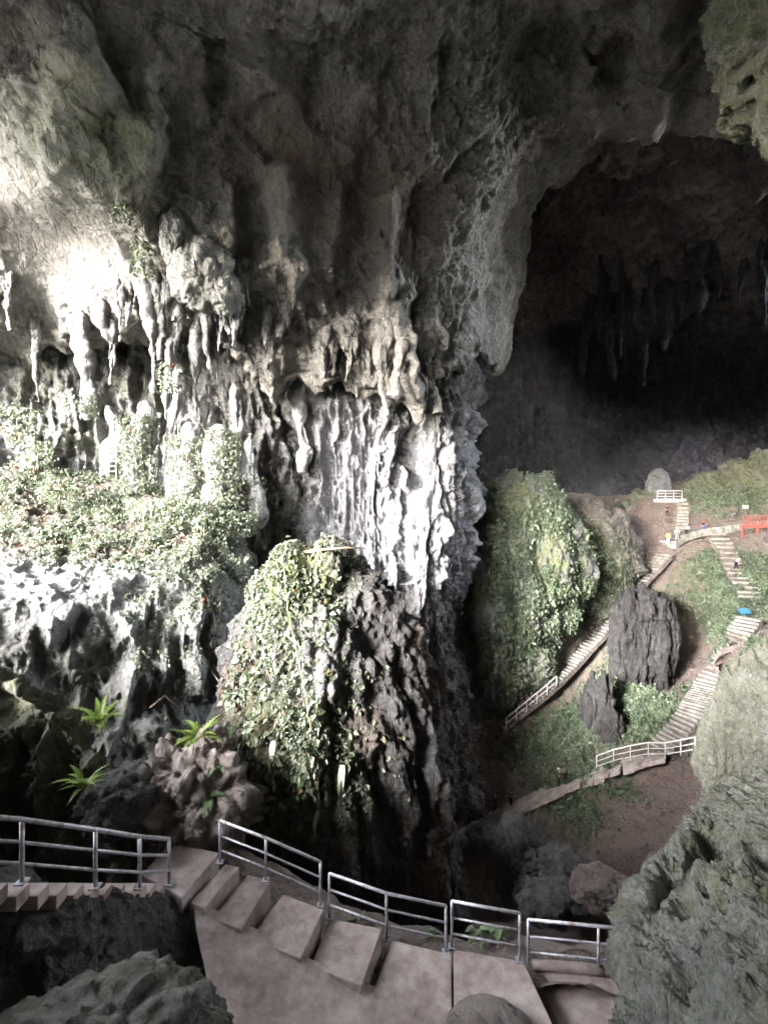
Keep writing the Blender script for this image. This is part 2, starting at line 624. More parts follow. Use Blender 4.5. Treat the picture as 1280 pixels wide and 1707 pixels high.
# pixel lines with a depth guess, a width and a height: the clefts and ribs of the roof
ROOF_LINES = [([(125, 60, 22.5), (128, 110, 23), (135, 150, 23.5)], 1.0, -2.2), ([(462, 300, 30), (465, 370, 30.6), (470, 440, 31)], 0.7, -1.9), ([(395, 130, 27.5), (405, 165, 27.8)], 0.9, -1.5),
              ([(318, 50, 25), (350, 95, 25.8), (380, 150, 27), (425, 215, 28.5), (455, 265, 29.5)], 0.6, 1.1), ([(490, 440, 31.5), (520, 520, 32.5), (545, 600, 34)], 0.7, -1.4), ([(235, 60, 24), (240, 150, 25), (232, 250, 26)], 0.7, -1.5),
              ([(205, 100, 24.5), (215, 180, 25.2)], 0.6, 1.0), ([(800, 235, 34), (770, 280, 33), (745, 320, 33)], 0.5, 1.0), ([(880, 222, 38), (840, 280, 37), (805, 335, 36.5)], 0.7, 1.3), ([(705, 60, 28.5), (708, 160, 31), (705, 260, 32.5)], 0.6, -1.4),
              ([(985, 50, 32), (975, 110, 36), (965, 150, 38)], 1.3, -3.0), ([(1085, 30, 31), (1095, 110, 35), (1100, 180, 39)], 1.3, -3.0), ([(1140, 30, 30), (1150, 110, 34), (1150, 170, 38)], 1.5, 2.0), ([(675, 560, 35.5), (680, 610, 36.5), (684, 660, 38)], 0.8, -2.4),
              ([(610, 300, 31), (600, 400, 32), (590, 520, 33.5), (590, 620, 36)], 1.3, 1.4), ([(720, 330, 32.5), (725, 450, 34), (720, 600, 36)], 1.1, 1.3), ([(650, 330, 31.8), (648, 450, 33), (652, 560, 34.5)], 0.6, -1.3), ([(560, 330, 31), (548, 450, 32.4), (545, 520, 33.4)], 0.5, -1.2),
              ([(420, 320, 29.5), (415, 430, 30), (420, 520, 31.5)], 0.9, 1.2), ([(380, 320, 29), (385, 430, 30), (392, 540, 32)], 0.5, -1.2), ([(270, 180, 26), (290, 270, 28), (285, 350, 28.6)], 0.9, 0.9), ([(530, 30, 25.5), (520, 120, 28), (535, 200, 29.5)], 1.0, 1.0)]
ROOF_FEATS = [(np.array([at(*q) for q in l]), w, h) for l, w, h in ROOF_LINES]
CE = [  # roof dips at the left into an unseen lip, shaped to shade it
    [W(x, -50, z) for x, z in zip((-34, -25, -18, -12, -6, 0, 6, 12, 18, 24, 32, 44), (26, 18, 20, -20, -34, -34, -34, -34, -34, -34, -34, -34))],
    [W(x, -44, z) for x, z in zip((-36, -25, -18, -12, -6, 0, 6, 12, 18, 24, 32, 44), (27, 16, 22, 23, 22, 20, 20, 20, 20, 20, 20, 20))],
    [W(x, -14, z) for x, z in zip((-37, -26, -18, -12, -6, 0, 6, 12, 18, 24, 32, 44), (26, 14.5, 22, 24, 25, 24, 24, 24, 23, 20, 14, 6))],
    [W(x, 8, z) for x, z in zip((-38, -26, -18, -12, -6, 0, 6, 12, 18, 24, 32, 44), (30, 18, 24, 26, 26, 26, 27, 28, 28, 26, 20, 12))],
    [W(x, 18, z) for x, z in zip((-39, -27, -20, -13, -7, -1, 5, 12, 19, 26, 34, 46), (30, 18.5, 23.5, 25, 26, 26, 27, 28, 29, 28, 24, 16))],
    [W(-38, 23, 24), A(-60, 20, 21), A(100, 0, 22), A(220, 0, 23.5), A(350, 0, 24.5), A(480, 0, 25), A(610, 0, 26), A(740, 0, 27), A(860, 0, 29), A(980, 0, 31), A(1120, 0, 30), A(1400, 0, 29)],
    [W(-37, 26, 21), A(-60, 160, 24.6), A(90, 185, 23.6), A(215, 190, 25.0), A(345, 150, 27), A(480, 150, 28.5), A(610, 150, 29.5), A(740, 140, 31), A(860, 120, 33.5), A(965, 95, 36), A(1090, 110, 36), A(1400, 110, 34)],
    [W(-37, 29, 14), A(-60, 280, 26.4), A(90, 285, 24.8), A(220, 300, 26.2), A(350, 290, 28.5), A(470, 300, 30), A(600, 300, 31), A(720, 290, 32), A(815, 250, 34.5), A(890, 215, 37.5), A(1010, 195, 39.5), A(1350, 205, 41)],
    [W(-36, 32, 10), A(-60, 400, 29.5), A(90, 400, 30.5), A(215, 420, 30), A(350, 430, 29.8), A(460, 430, 31.3), A(590, 420, 32.5), A(695, 420, 33.5), A(775, 420, 36), A(835, 330, 42), A(925, 232, 50), A(1300, 215, 52)],
    [W(-36, 35, 8), A(-60, 510, 31), A(90, 510, 32), A(220, 520, 31.5), A(350, 520, 31.8), A(450, 560, 34), A(570, 545, 34.6), A(680, 560, 35.6), A(745, 560, 37.4), A(805, 500, 42.5), A(830, 400, 55), A(1000, 225, 68)],
    [W(-36, 38, 7), A(-60, 560, 33), A(90, 570, 34), A(220, 560, 34), A(350, 570, 34.5), A(445, 655, 37), A(570, 650, 37.6), A(690, 655, 38.4), A(752, 630, 40), A(798, 590, 47), A(835, 580, 60), A(880, 330, 78)],
    [W(-36, 46, 8), A(-60, 540, 44), A(90, 540, 45), A(220, 540, 45), A(350, 540, 45), A(445, 620, 48), A(570, 610, 48), A(690, 620, 48), A(752, 610, 52), A(798, 580, 60), A(838, 600, 74), A(870, 380, 94)],
]
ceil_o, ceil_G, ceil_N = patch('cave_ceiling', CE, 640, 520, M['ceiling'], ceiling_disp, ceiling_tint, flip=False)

# deep chamber at the right, behind everything
def deep_disp(P):
    return flute(P, 2.6, 0.16, 0.05, 21, 0.45, 0.3) + flute(P, 0.8, 0.5, 0.14, 25, 0.4, 1.1)


dpx = (640, 740, 820, 900, 980, 1060, 1140, 1220, 1330)
DP = [
    [A(p, 60, y) for p, y in zip(dpx, (46, 46, 46, 46, 45, 44, 43, 42, 41))],
    [A(p, 170, y) for p, y in zip(dpx, (50, 50, 50, 49, 48, 46.5, 45, 44, 43))],
    [A(p, 232, y) for p, y in zip(dpx, (57, 57, 56, 55, 53, 51, 49, 48, 46))],
    [A(p, 300, y) for p, y in zip(dpx, (68, 68, 66, 64, 61, 58, 56, 54, 51))],
    [A(p, 390, y) for p, y in zip(dpx, (82, 82, 80, 76, 72, 68, 65, 62, 58))],
    [A(p, 490, y) for p, y in zip(dpx, (94, 94, 92, 89, 83, 77, 74, 70, 65))],
    [A(p, 600, y) for p, y in zip(dpx, (100, 100, 99, 96, 91, 84, 79, 76, 70))],
    [A(p, 700, y) for p, y in zip(dpx, (102, 102, 102, 100, 95, 86, 80, 79, 73))],
    [A(p, 780, y) for p, y in zip(dpx, (102, 102, 102, 100, 93, 83, 77, 77, 73))],
    [A(p, 850, y) for p, y in zip(dpx, (98, 98, 98, 94, 86, 77, 73, 73, 69))],
    [A(p, 960, y) for p, y in zip(dpx, (90, 90, 90, 86, 80, 72, 70, 70, 65))],
]
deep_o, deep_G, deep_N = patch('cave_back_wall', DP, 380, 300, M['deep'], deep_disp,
                               lambda P, n: dict(rust=np.clip(sstep(-6, 6, P[:, 2] - 0.40 * P[:, 1] + 5 * fbm(P * 0.1, 3, 31)) * (0.6 + 0.5 * fbm(P * 0.12, 3, 30)), 0, 1),  # brown roof raised above the wall tone, standing in for bounced light
                                                 pale=np.clip(blob(P, at(1170, 770, 77), (10, 9, 7)) * 0.8, 0, 1)))  # pale patch paints the dim light on the lower right wall

# left wall behind the ledge
lpx = (-420, -220, -60, 60, 160, 260, 350, 430, 520)
LW = [
    [A(p, 470, y) for p, y in zip(lpx, (34, 35, 36, 37, 39, 40, 40, 40, 44))],
    [A(p, 560, y) for p, y in zip(lpx, (33, 34, 35, 36, 38, 39, 39, 39, 43))],
    [A(p, 640, y) for p, y in zip(lpx, (32, 33, 34.5, 35.5, 37.5, 38.5, 38.5, 39, 42.5))],
    [A(p, 720, y) for p, y in zip(lpx, (32, 33, 34, 35, 37, 38, 38, 38.5, 42))],
    [A(p, 800, y) for p, y in zip(lpx, (32, 33, 34, 35, 37, 38, 38, 38.5, 41.5))],
    [A(p, 920, y) for p, y in zip(lpx, (32, 33, 34, 35, 37, 38, 38, 38, 41))],
    [A(p, 1150, y) for p, y in zip(lpx, (32, 33, 34, 35, 37, 38, 37, 37, 40))],
]
left_o, left_G, left_N = patch('cave_left_wall', LW, 260, 300, M['wall'], lambda P: flute(P, 1.5, 0.5, 0.13, 41, 0.45, 0.9) + flute(P, 0.4, 1.5, 0.3, 45),
                               lambda P, n: dict(pale=0.12 + 0.6 * blob(P, at(185, 730, 37), (1.6, 5, 3)), moss=0.3 * sstep(0, 0.3, fbm(P * 0.4, 3, 9))))

# centre wall with the white flowstone
cpx = (380, 440, 490, 540, 590, 640, 690, 735, 768, 790, 803)
CW = [[A(p + dx, r, y) for p, y in zip(cpx, ys)] for r, dx, ys in (
    (560, 0, (42, 41, 40.5, 40.3, 40.3, 40.5, 41, 42, 44, 49, 58)),
    (640, 0, (41.5, 40.5, 39.6, 39.0, 38.8, 39.0, 39.8, 40.2, 43, 49, 58)),
    (720, 0, (42, 41, 40, 39.2, 39.0, 39.2, 40.6, 40, 42.5, 48, 57)),
    (790, -6, (42.5, 41.5, 40.3, 39.4, 39.1, 39.1, 40.4, 39.6, 41.3, 46, 56)),
    (840, -10, (43, 42, 40.5, 39.2, 38.8, 38.8, 39.6, 39, 40.5, 45, 55)),
    (900, -12, (42, 41.5, 39.8, 38.2, 37.7, 37.6, 38.0, 38, 39.5, 44, 54)),
    (970, -14, (41, 40, 39, 37.5, 36.8, 36.8, 37, 37, 38.8, 43, 53)),
    (1060, -22, (40, 39, 38, 37, 36.3, 36, 36.3, 36.5, 38.5, 43, 53)),
    (1180, -30, (38, 38, 37, 36, 35.5, 35.3, 35.5, 36, 38, 43, 51)),
    (1320, -40, (36, 36, 35, 34.5, 34, 34, 34, 35, 37, 42, 47)),
    (1500, -40, (33, 33, 32, 31.5, 31, 31, 31, 32, 34, 38, 42)))]
# columns of flowstone that swell out of the wall: foot, tip, width in pixels at depth 40
FLOW = ((548, 900, 672, 40), (575, 860, 655, 34), (596, 870, 640, 44), (622, 880, 668, 38), (642, 900, 700, 34), (660, 930, 748, 34), (688, 960, 655, 40), (708, 990, 642, 30), (726, 980, 650, 34), (742, 1000, 690, 26),
        (766, 980, 765, 30), (700, 1060, 800, 46), (738, 1090, 840, 50), (765, 1060, 880, 40), (640, 1020, 830, 50), (600, 1000, 800, 90), (545, 960, 840, 60), (670, 1060, 880, 44), (720, 1120, 930, 44), (590, 1010, 905, 50))


def flow_bulge(P):
    k = 40 / FPX
    s_ = P[:, 1] / 40.0
    x, z = P[:, 0] / s_, P[:, 2] / s_          # the wall is almost a plane at this depth
    x = x + 0.7 * fbm(P * np.array([0.6, 0.6, 0.45]), 3, 67)
    z = z + 0.8 * fbm(P * 0.5, 2, 63)
    d = np.zeros(len(P))
    for px, y0, y1, w in FLOW:
        cx, z0, z1 = (px - 640) * k, (853.5 - y0) * k, (853.5 - y1) * k
        t = np.clip((z - z0) / (z1 - z0), -0.3, 1.4)
        r = w * k * 0.5 * np.clip(1.25 - 0.85 * t, 0.0, 1.4) * np.where(t < 0, np.clip(1 + t * 3, 0, 1), 1.0)
        r = np.maximum(r, 1e-3)
        q = 1 - ((x - cx) / r) ** 2
        top = np.clip((1.0 - t) * 7, 0, 1)
        d = np.maximum(d, np.sqrt(np.clip(q, 0, 1)) * np.minimum(r, 1.1) * top * 1.25)
    return d


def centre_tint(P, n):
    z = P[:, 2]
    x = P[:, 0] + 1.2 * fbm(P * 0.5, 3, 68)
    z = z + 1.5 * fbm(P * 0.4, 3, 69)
    pale = sstep(-9, -4, z) * (1 - sstep(8.5, 11.0, z)) * sstep(-7.0, -4.5, x)  # white flowstone kept to the lit zone, shade around it painted dark
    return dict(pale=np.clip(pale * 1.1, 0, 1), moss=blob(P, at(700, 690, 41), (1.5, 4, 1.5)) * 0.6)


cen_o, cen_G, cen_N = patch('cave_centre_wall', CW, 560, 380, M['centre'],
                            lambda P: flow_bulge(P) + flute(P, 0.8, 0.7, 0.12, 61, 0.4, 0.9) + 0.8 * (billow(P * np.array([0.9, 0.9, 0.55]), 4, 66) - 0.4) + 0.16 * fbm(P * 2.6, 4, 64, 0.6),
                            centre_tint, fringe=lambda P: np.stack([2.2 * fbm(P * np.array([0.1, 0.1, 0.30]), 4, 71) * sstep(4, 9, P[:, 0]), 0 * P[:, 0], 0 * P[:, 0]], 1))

# right wall, just outside the picture
RW = [[W(x, y, z) for y, x in zip((-45, -25, -8, 2, 12, 22, 34, 48, 62, 80), xs)] for z, xs in (
    (34, (34, 26, 20, 16, 18, 24, 36, 50, 62, 74)),
    (24, (32, 24, 17, 12, 14, 22, 35, 50, 62, 74)),
    (14, (30, 22, 14, 10, 14, 23, 36, 51, 63, 74)),
    (4, (28, 20, 13, 9.5, 15, 24, 38, 52, 64, 74)),
    (-4, (28, 20, 13, 9, 14, 23, 37, 52, 64, 74)),
    (-14, (28, 20, 13, 9, 14, 22, 36, 50, 62, 72)),
    (-40, (28, 20, 13, 10, 15, 22, 34, 48, 60, 72)))]
patch('cave_right_wall', RW, 160, 220, M['wall'], lambda P: flute(P, 1.4, 0.4, 0.15, 81), None, flip=False,
      cut=lambda c: ((c[:, 1] - 53) / 14) ** 2 + ((c[:, 2] - 20) / 25) ** 2 < 1 + 0.3 * fbm(c * 0.2, 3, 83))  # hole added out of view, lets fill light into the far chamber
# wall behind the camera and left of it, up to the cave mouth
BW = [[W(x, y, z) for x, y in ((44, -44), (32, -44), (22, -43), (12, -42), (2, -41), (-8, -40), (-15, -37))] for z in (34, 20, 6, -8, -24, -44)]
patch('cave_rear_wall', BW, 90, 140, M['wall'], lambda P: flute(P, 1.6, 0.35, 0.15, 91))

# ------------------------------------------------------------------ left ledge and its cliff
ex = (-520, -300, -140, 0, 90, 180, 270, 345, 395, 440)
LE = [
    [A(p, y, d) for p, y, d in zip(ex, (770, 765, 760, 758, 770, 785, 800, 820, 850, 900), (36, 37, 37, 37, 39, 40, 40, 40, 41, 42))],
    [A(p, y, d) for p, y, d in zip(ex, (800, 795, 790, 785, 800, 810, 820, 840, 880, 930), (32, 33, 33, 33, 34, 34.5, 35, 35, 36, 40))],
    [A(p, y, d) for p, y, d in zip(ex, (850, 845, 840, 835, 845, 850, 855, 880, 920, 970), (27, 28, 29, 29, 30, 30.5, 30.5, 30.5, 32, 39))],
    [A(p, y, d) for p, y, d in zip(ex, (920, 910, 905, 895, 898, 900, 905, 920, 960, 1010), (23, 24, 25, 25.5, 26, 27, 27, 27, 29, 38))],
    [A(p, y, d) for p, y, d in zip(ex, (1010, 1000, 985, 965, 950, 945, 945, 955, 985, 1030), (19, 20, 21, 22, 23, 24, 25, 25.5, 27.5, 37))],
    [A(p, y, d) for p, y, d in zip(ex, (1080, 1060, 1035, 1005, 985, 975, 975, 990, 1020, 1060), (18, 18.6, 19.5, 20.5, 21.6, 22.8, 24, 24.6, 26.5, 36))],
    [A(p, y, d) for p, y, d in zip(ex, (1150, 1130, 1100, 1070, 1050, 1045, 1050, 1060, 1085, 1110), (18, 18.5, 19.4, 20.2, 21.3, 22.3, 23.4, 24.2, 26.2, 35))],
    [A(p, y, d) for p, y, d in zip(ex, (1220, 1200, 1180, 1150, 1140, 1135, 1135, 1130, 1140, 1160), (18, 18.5, 19, 19.8, 20.8, 21.8, 23, 24.4, 27, 34))],
    [A(p, y, d) for p, y, d in zip(ex, (1320, 1300, 1280, 1250, 1240, 1230, 1225, 1200, 1200, 1220), (17.5, 18, 18.6, 19.4, 20.2, 21, 22.4, 25, 28, 33))],
    [A(p, y, d) for p, y, d in zip(ex, (1500, 1480, 1450, 1430, 1420, 1400, 1390, 1380, 1370, 1370), (16, 16.5, 17, 17.6, 18.3, 19, 20, 22, 25, 31))],
]


def ledge_disp(P):
    up = sstep(-5.2, -3.4, P[:, 2])
    scal = 1.15 * (0.55 - worley(P * np.array([0.62, 0.62, 0.45]) + 0.25 * fbm(P * 0.8, 2, 3)[:, None], 5)) * -1.0
    return (1 - up) * (scal + flute(P, 0.8, 0.8, 0.2, 55, 0.4)) + up * (0.5 * fbm(P * 0.9, 4, 12) + 0.25 * billow(P * 1.7, 2, 15))


def ledge_tint(P, n):
    up = np.clip(n[:, 2], 0, 1)
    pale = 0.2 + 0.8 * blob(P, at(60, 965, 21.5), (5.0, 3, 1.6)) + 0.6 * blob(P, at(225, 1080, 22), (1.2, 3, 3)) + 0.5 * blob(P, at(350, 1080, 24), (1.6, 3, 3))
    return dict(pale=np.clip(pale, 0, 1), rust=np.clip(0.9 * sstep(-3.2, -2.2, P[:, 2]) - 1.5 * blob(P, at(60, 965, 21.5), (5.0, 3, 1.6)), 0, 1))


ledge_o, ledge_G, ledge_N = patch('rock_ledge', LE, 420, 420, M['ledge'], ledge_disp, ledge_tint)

# ------------------------------------------------------------------ sloping floor of the great chamber
tpx = (700, 760, 810, 860, 920, 980, 1040, 1100, 1160, 1220, 1290, 1420)
TR = [
    (800, (80, 80, 80, 80, 80, 78, 76, 72, 70, 69, 68, 66)),
    (838, (68, 68, 68, 68, 68, 68, 66, 64.5, 63.5, 63, 62, 60)),
    (865, (61, 61, 61, 61, 61, 61.5, 62, 61.5, 61, 60, 59, 57)),
    (900, (58, 58, 58, 58, 58, 59, 60, 59.5, 58.5, 57, 56, 53)),
    (960, (56, 56, 56, 56, 56, 57, 58, 57, 55, 53, 51, 47)),
    (1030, (54, 54, 54, 54, 54, 55, 55.5, 56, 55.5, 47.5, 45, 40)),
    (1110, (52, 52, 52, 52, 52.5, 53, 52, 53.5, 52.5, 43.5, 40, 35)),
    (1180, (52, 52, 52, 51.5, 51, 50, 48, 46, 43, 41, 37, 32)),
    (1225, (51.5, 51, 50.5, 50, 49, 47.5, 45.5, 42.5, 40.5, 39, 35, 30)),
    (1270, (50, 49.5, 49, 48, 46.5, 45, 42.5, 40, 38, 36.5, 33, 28)),
    (1320, (48, 47.5, 47, 46.5, 45, 42.5, 40, 38, 36, 34, 30, 25)),
    (1370, (47, 46.5, 46, 44.5, 43, 40.5, 38, 36, 33, 30, 27, 23)),
    (1440, (44, 44, 43, 42, 40.5, 38, 36, 33, 30, 27, 24, 21)),
    (1520, (42, 42, 41, 40, 38, 36, 33, 30, 27, 25, 22, 19)),
    (1650, (37, 37, 36, 35, 33, 30, 27, 24, 22, 20, 18, 16)),
    (1900, (28, 28, 27, 26, 24, 22, 20, 18, 17, 16, 15, 13)),
]
TOP = (800, 800, 805, 812, 818, 826, 828, 812, 800, 786, 770, 760)             # uneven far edge, rising to the right
TC = [[A(p, (q if k == 0 else q * 0.5 + r[0] * 0.5 if k == 1 else r[0]), y) for p, y, q in zip(tpx, r[1], TOP)] for k, r in enumerate(TR)]
T_S = surface(TC, 480, 380)          # smooth base, also used to stand things on


def terrain_disp(P):
    return 0.9 * fbm(P * 0.22, 3, 101) + 0.35 * fbm(P * 0.9, 4, 105) + 0.12 * billow(P * 2.5, 2, 108)


def terrain_tint(P, n):
    nz = fbm(P * 0.3, 4, 120)
    green = np.zeros(len(P))
    for (c, r, a) in ((at(920, 1220, 49), (5, 6, 4), 1.2), (at(940, 1340, 43), (4.5, 4, 2.5), 1.1), (at(1180, 1010, 51), (4, 6, 4), 1.2),
                      (at(1070, 1180, 47), (4, 5, 4), 1.1), (at(1250, 960, 51), (6, 6, 4), 1.0), (at(1230, 820, 64), (9, 8, 4), 0.8), (at(960, 1030, 55), (5, 5, 5), 1.0)):
        green += a * blob(P, c, r)
    return dict(moss=np.clip(green, 0, 1), rust=np.clip(0.75 + 0.6 * nz, 0, 1))


ter_o, ter_G, ter_N = patch('cave_floor', TC, 480, 380, M['soil'], terrain_disp, terrain_tint)
_tpx, _tpy = (lambda q: (640 + FPX * q[..., 0] / q[..., 1], 853.5 - FPX * q[..., 2] / q[..., 1]))(ter_G)


def floor_at(px, py):
    """the point of the chamber floor seen at a pixel"""
    k = np.argmin((_tpx - px) ** 2 + (_tpy - py) ** 2)
    return ter_G.reshape(-1, 3)[k].copy()


# ------------------------------------------------------------------ free-standing rock masses
def poly_prof(faces, sharp=7.0):
    """rounded polygon cross-section: faces are (angle in degrees, distance)"""
    def f(a):
        s = 0
        for d, r in faces:
            s = s + np.maximum(np.cos(a - math.radians(d)) / r, 0.0) ** sharp
        return s ** (-1.0 / sharp)
    return f


def pillar_disp(P):
    return flute(P, 0.75, 0.85, 0.11, 131, 0.35, 1.2) + flute(P, 0.22, 2.6, 0.5, 135, 0.5, 3.0)


def pillar_tint(P, n):
    return dict(pale=np.clip(0.55 * blob(P, at(540, 1080, 13.5), (1.0, 2, 2.2)), 0, 1), moss=np.clip(blob(P, at(490, 950, 15), (1.4, 2.5, 1.2)) + 0.5 * blob(P, at(430, 1300, 13), (2, 3, 3)), 0, 1),
                rust=0.25 * sstep(0, 0.3, fbm(P * 0.5, 3, 17)))


PB = (-1.6, 16.2, -13.0)
pil_o, pil_G, pil_N = loft('rock_pillar', [(-2.4, 16.6, -1.35, 0.05, 0.05), (-2.35, 16.5, -1.5, 0.9, 0.9), (-2.2, 16.4, -2.3, 1.6, 1.5), (-2.0, 16.4, -3.3, 2.35, 2.0),
                                           (-1.75, 16.3, -4.6, 2.85, 2.5), (-1.65, 16.2, -6.0, 3.35, 3.0), (-1.7, 16.1, -8.0, 3.8, 3.4), (-1.55, 16.0, -11.0, 3.9, 3.6), (-1.5, 16.0, -17.0, 4.2, 3.8)],
                           M['pillar'], 380, 360, pillar_disp, pillar_tint, off=PB, prof=poly_prof([(195, 1.0), (304, 0.90), (0, 0.98), (90, 1.0), (245, 1.06)]))
pil_o.location = PB
tag(pil_o, 'tall dark rock pillar with vines down its sunlit left side', 'rock pillar')

MBASE = (14.5, 54, -20)
md_o, md_G, md_N = loft('rock_mound', [(14.6, 54, 3.4, 0.05, 0.05), (14.6, 54, 3.0, 1.9, 1.6), (15.2, 54, 1.2, 4.6, 3.4), (15.7, 54, -2.5, 6.4, 4.4), (15.7, 54, -7, 6.6, 4.7), (14.9, 54, -12, 5.6, 4.4), (13.6, 54, -16.8, 4.3, 3.8), (12.4, 54.5, -24, 3.0, 2.8)],
                        M['wall'], 300, 260, lambda P: 1.3 * fbm(P * 0.2, 2, 150) + flute(P, 1.4, 0.42, 0.16, 151, 0.4, 0.7) + flute(P, 0.35, 1.5, 0.5, 155, 0.6, 2.0),
                        lambda P, n: dict(pale=np.clip(0.25 + blob(P, at(815, 1020, 50), (1, 3, 3)) + blob(P, at(880, 1120, 50), (2, 3, 2)), 0, 1), moss=np.clip(0.75 * sstep(-0.2, 0.2, fbm(P * 0.3, 3, 19)), 0, 1)), off=MBASE)
md_o.location = MBASE
tag(md_o, 'large limestone mound hung with green creepers left of the long stairway', 'rock')
M2 = (25.4, 58.5, -14)
m2_o, m2_G, m2_N = loft('rock_mound', [(23.5, 58.5, 1.0, 0.05, 0.05), (23.8, 58.5, 0.8, 1.2, 1.2), (25.0, 58.5, -1.0, 4.2, 3.2), (26.0, 58.5, -5, 4.8, 3.6), (26, 58.5, -9, 4.0, 3.4), (25, 58.5, -14, 3.2, 3.0), (24, 58.5, -20, 3, 3)],
                        M['wall'], 220, 180, lambda P: 0.9 * billow(P * 0.7, 3, 171) + 0.5 * fbm(P * 1.2, 4, 175),
                        lambda P, n: dict(moss=np.clip(blob(P, at(970, 950, 55), (4, 5, 5)), 0, 1), rust=0.3 + 0 * P[:, 0]), off=M2)
m2_o.location = M2
tag(m2_o, 'knobbly grey-brown rock hump above the middle of the long stairway', 'rock')

# outcrop columns under the upper soil shelf
for k, (px, py, Y, rx, rz_, lab) in enumerate((
        (1030, 1068, 51.2, 0.9, 4.4, 'narrow fluted rock column touching the long stairway, leftmost of the outcrop'),
        (1046, 1050, 51.0, 1.0, 4.8, 'tall fluted rock column second from the left in the outcrop'),
        (1064, 1078, 50.6, 0.9, 4.6, 'lower-reaching rock column in the middle of the outcrop'),
        (1080, 1062, 50.6, 0.8, 4.0, 'grey rock column just right of the middle of the outcrop'),
        (1100, 1070, 50.0, 0.8, 4.2, 'pale narrow rock column beside the dark hollow'),
        (1118, 1050, 50.4, 0.7, 3.0, 'short rock column at the right end of the outcrop over the hollow'),
        (1072, 1000, 51.8, 1.9, 1.3, 'cracked rock block lying across the top of the outcrop columns'),
        (985, 1185, 48.0, 0.9, 3.4, 'brown ribbed rock among creepers below the long stairway, left one of two'),
        (1005, 1190, 47.4, 1.0, 3.8, 'brown ribbed rock among creepers below the long stairway, right one of two'),
        (1018, 1228, 45.5, 0.9, 2.6, 'small ribbed rock above the left end of the white path railing'))):
    ob = rock('rock_column', at(px, py + 12, Y + 0.3), (rx * 1.1, rx * 1.3, rz_ + 0.9), M['pillar'], 200 + k, sub=5, amp=0.26, aniso=(1.2, 1.2, 0.5), freq=1.8, facet=0.3, pit=0.12)[0]
    tag(ob, lab, 'rock', 'rock columns on the chamber floor')

# boulders seen across the dark pit
BOUL = [
    (708, 1400, 27, (1.75, 1.6, 2.0), 'dark', 'rounded grey boulder hanging over the dark pit right of the pillar'),
    (862, 1432, 30, (1.5, 1.5, 2.9), 'dark', 'tall dark boulder with a flat top below the lower path'),
    (925, 1452, 29.5, (2.2, 1.6, 1.7), 'dark', 'dark sloping boulder right of the tall flat-topped one'),
    (915, 1500, 27.5, (2.1, 1.5, 1.0), 'dark', 'low lumpy boulder at the edge of the dark pit'),
    (775, 1335, 46, (1.7, 1.6, 1.6), 'wall', 'pale boulder at the left end of the lower path'),
    (770, 1290, 48, (1.2, 1.2, 1.3), 'wall', 'small grey boulder at the edge of the red soil clearing'),
    (815, 1395, 43.5, (2.0, 1.5, 1.0), 'wall', 'pale rock under the steps of the lower path'),
    (1000, 1480, 26, (1.6, 1.4, 0.9), 'soil', 'brown lumpy rock between the pit and the soil slope'),
]
for k, (px, py, Y, r, m, lab) in enumerate(BOUL):
    o, _, _ = rock('boulder', at(px, py, Y), r, M[m], 230 + k, sub=5, amp=0.24, freq=1.1, pit=0.12)
    tag(o, lab, 'boulder', 'boulders round the pit')

for k, (px, py, Y, r, lab) in enumerate(((1182, 812, 66, (2.6, 2.0, 2.0), 'rounded mossy rock right of the pale domed rock at the back'), (1228, 800, 64.5, (2.4, 2.0, 2.6), 'taller mossy rock above the small white notice'),
                                       (1275, 790, 63, (3.0, 2.2, 3.0), 'big mossy rock at the right edge above the red platform'), (1068, 832, 66, (1.8, 1.5, 1.2), 'low rock left of the small white fence'), (1150, 826, 65, (1.5, 1.3, 1.1), 'small rock just right of the small white fence'))):
    o, _, _ = rock('boulder', at(px, py, Y), r, M['wall'], 280 + k, sub=5, amp=0.3, freq=1.5, facet=0.3, tint=lambda P, n: dict(moss=0.55 + 0 * P[:, 0]))
    tag(o, lab, 'boulder', 'rocks along the back of the far terrace')
# crag at the right edge
for k, (px, py, Y, r, lab) in enumerate((
        (1192, 1255, 24.5, (0.85, 0.9, 2.5), 'slim pale rock pinnacle at the right, first from the path railing'),
        (1228, 1215, 24.0, (1.0, 1.0, 3.2), 'tall pale rock pinnacle behind the slim one at the right'),
        (1275, 1200, 23.0, (1.25, 1.2, 3.6), 'broad pale rock pinnacle at the right edge of the picture'))):
    o, _, _ = rock('rock_pinnacle', at(px, py, Y), r, M['near'], 260 + k, sub=6, amp=0.24, aniso=(1.3, 1.3, 0.45), freq=1.6, pit=0.15,
                   tint=lambda P, n: dict(moss=0.45 + 0 * P[:, 0]))
    tag(o, lab, 'rock', 'pinnacles of the right crag')

